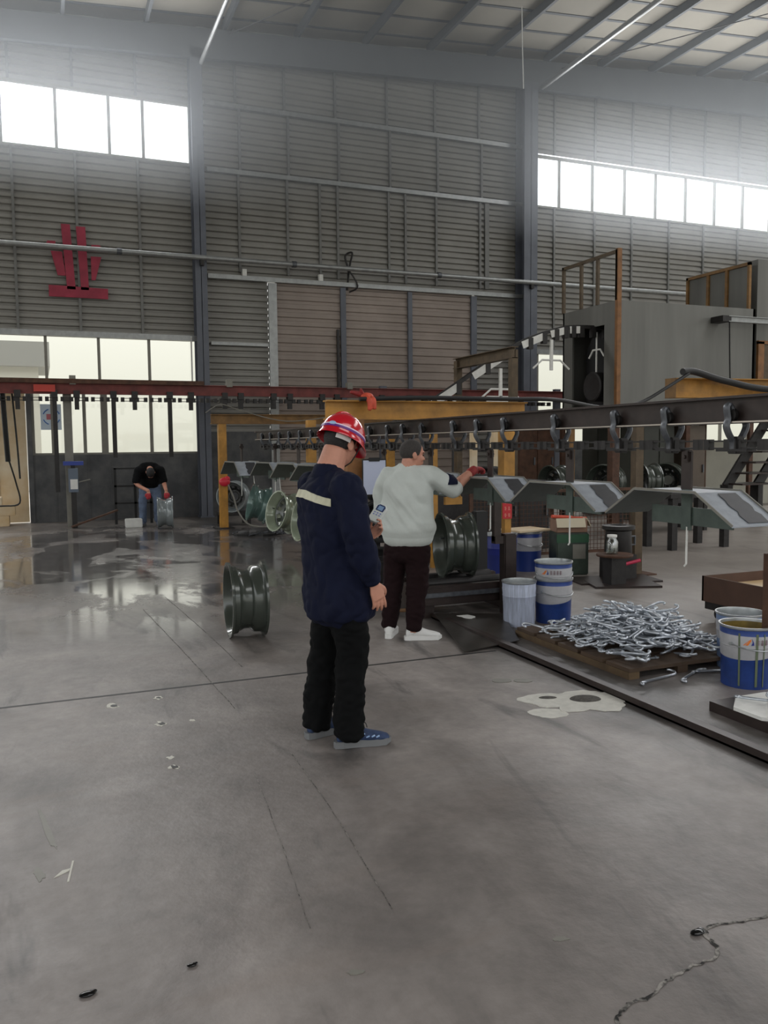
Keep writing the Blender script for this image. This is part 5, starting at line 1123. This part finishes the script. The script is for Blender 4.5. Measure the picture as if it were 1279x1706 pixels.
for s in (-1, 1):
    limb(b, [sh[s], el_[s], wr_[s]], [.052, .046, .032], 14); limb(b, [hp[s], kn[s], an[s], an[s]+V((0, 0, -.03))], [.08, .055, .04, .038], 14)
    hand(b, wr_[s]+V((.0, 0, -.01)), (.25, .0, -.9), (-.95, 0, -.2), s, (.25,), .085)
p3 = tag(link('person', fuse(b, .006, 3), m_skin, None, loc=o3), 'man in black shirt bending down over a rim by the wall', 'person'); p3.rotation_euler = (0, 0, h3)
b = BM()
loft(b, [(V((-.17, 0, .74)), Yv*.185, V((.9, 0, -.2))*.15), (V((-.13, 0, .92)), Yv*.2, V((.8, 0, -.45))*.17), (V((-.04, 0, 1.06)), Yv*.225, V((.65, 0, -.65))*.18), (V((.09, 0, 1.15)), Yv*.235, V((.4, 0, -.85))*.16), (V((.2, 0, 1.19)), Yv*.21, V((.2, 0, -.95))*.13)], 26, 5, 2.3)
loft(b, [(V((-.1, 0, .78)), Yv*.17, Xv*.12), (V((.0, 0, .88)), Yv*.17, Xv*.14), (V((.06, 0, 1.05)), Yv*.19, Xv*.13)], 24, 4)
for s in (-1, 1): limb(b, [sh[s]+V((0, -s*.06, .02)), sh[s], sh[s].lerp(el_[s], .55), sh[s].lerp(el_[s], .95)], [.09, .092, .085, .08], 18, 4)
link('shirt', fuse(b, .011, 5, .5, wr_f(.014, 8, 21, 1)), m_tee, p3)
b = BM(); loft(b, torso_secs([((-.12, 0, .7), .16, .13), ((-.14, 0, .88), .175, .14)], Yv, Xv), 24, 4, 2.3)
for s in (-1, 1): limb(b, [hp[s]+V((0, 0, -.06)), hp[s].lerp(kn[s], .5), kn[s], kn[s].lerp(an[s], .6), an[s]], [.105, .1, .085, .08, .078], 18, 5)
link('jeans', fuse(b, .011, 5, .5, wr_f(.016, 8, 31, 1.3)), m_jean, p3)
for s, a in ((-1, R(-25)), (1, R(10))): shoe(p3, a, (an[s].x+.02, an[s].y, .002), mat('grey_blue_trainer', S(120, 128, 150), .6) if s < 0 else bpy.data.materials['grey_blue_trainer'], m_sole)
b = BM(); ell(b, hc3+hr3@V((-.012, 0, .028)), (.103, .084, .098), hr3, 24); bmesh.ops.bisect_plane(b, geom=b.verts[:]+b.edges[:]+b.faces[:], plane_co=hc3+hr3@V((.03, 0, 0)), plane_no=hr3@V((.9, 0, -.5)), clear_outer=True); link('hair', b, m_hair, p3, True)
for s in (-1, 1):
    b = BM(); hand(b, wr_[s]+V((.0, 0, -.01)), (.25, .0, -.9), (-.95, 0, -.2), s, (.25,), .085); bmesh.ops.bisect_plane(b, geom=b.verts[:]+b.edges[:]+b.faces[:], plane_co=wr_[s]+V((0, 0, -.05)), plane_no=V((0, 0, 1)), clear_outer=True)
    bmesh.ops.holes_fill(b, edges=[e for e in b.edges if e.is_boundary]); link('glove', fuse(b, .006, 2, .5, lambda c, n: .004), mat('red_glove_palm', S(176, 50, 60), .7) if s < 0 else bpy.data.materials['red_glove_palm'], p3)
# ------------------------------------------------------------------ haze volume added under the roof, imitating lens glare
hz_m = bpy.data.materials.new('lens_glare_haze'); hz_m.use_nodes = True; t = hz_m.node_tree; t.nodes.clear()
o = t.nodes.new('ShaderNodeOutputMaterial'); v = t.nodes.new('ShaderNodeVolumePrincipled'); v.inputs['Color'].default_value = (.9, .95, 1, 1); v.inputs['Anisotropy'].default_value = .25
v.inputs['Density'].default_value = .04
t.links.new(v.outputs[0], o.inputs['Volume'])
b = BM(); bx(b, -9, 33, 11, 19.0, 6.7, 9.6); hz = link('haze', b, hz_m); tag(hz, 'pale haze volume added under the roof, imitating lens glare before the windows', 'haze', kind='stuff')
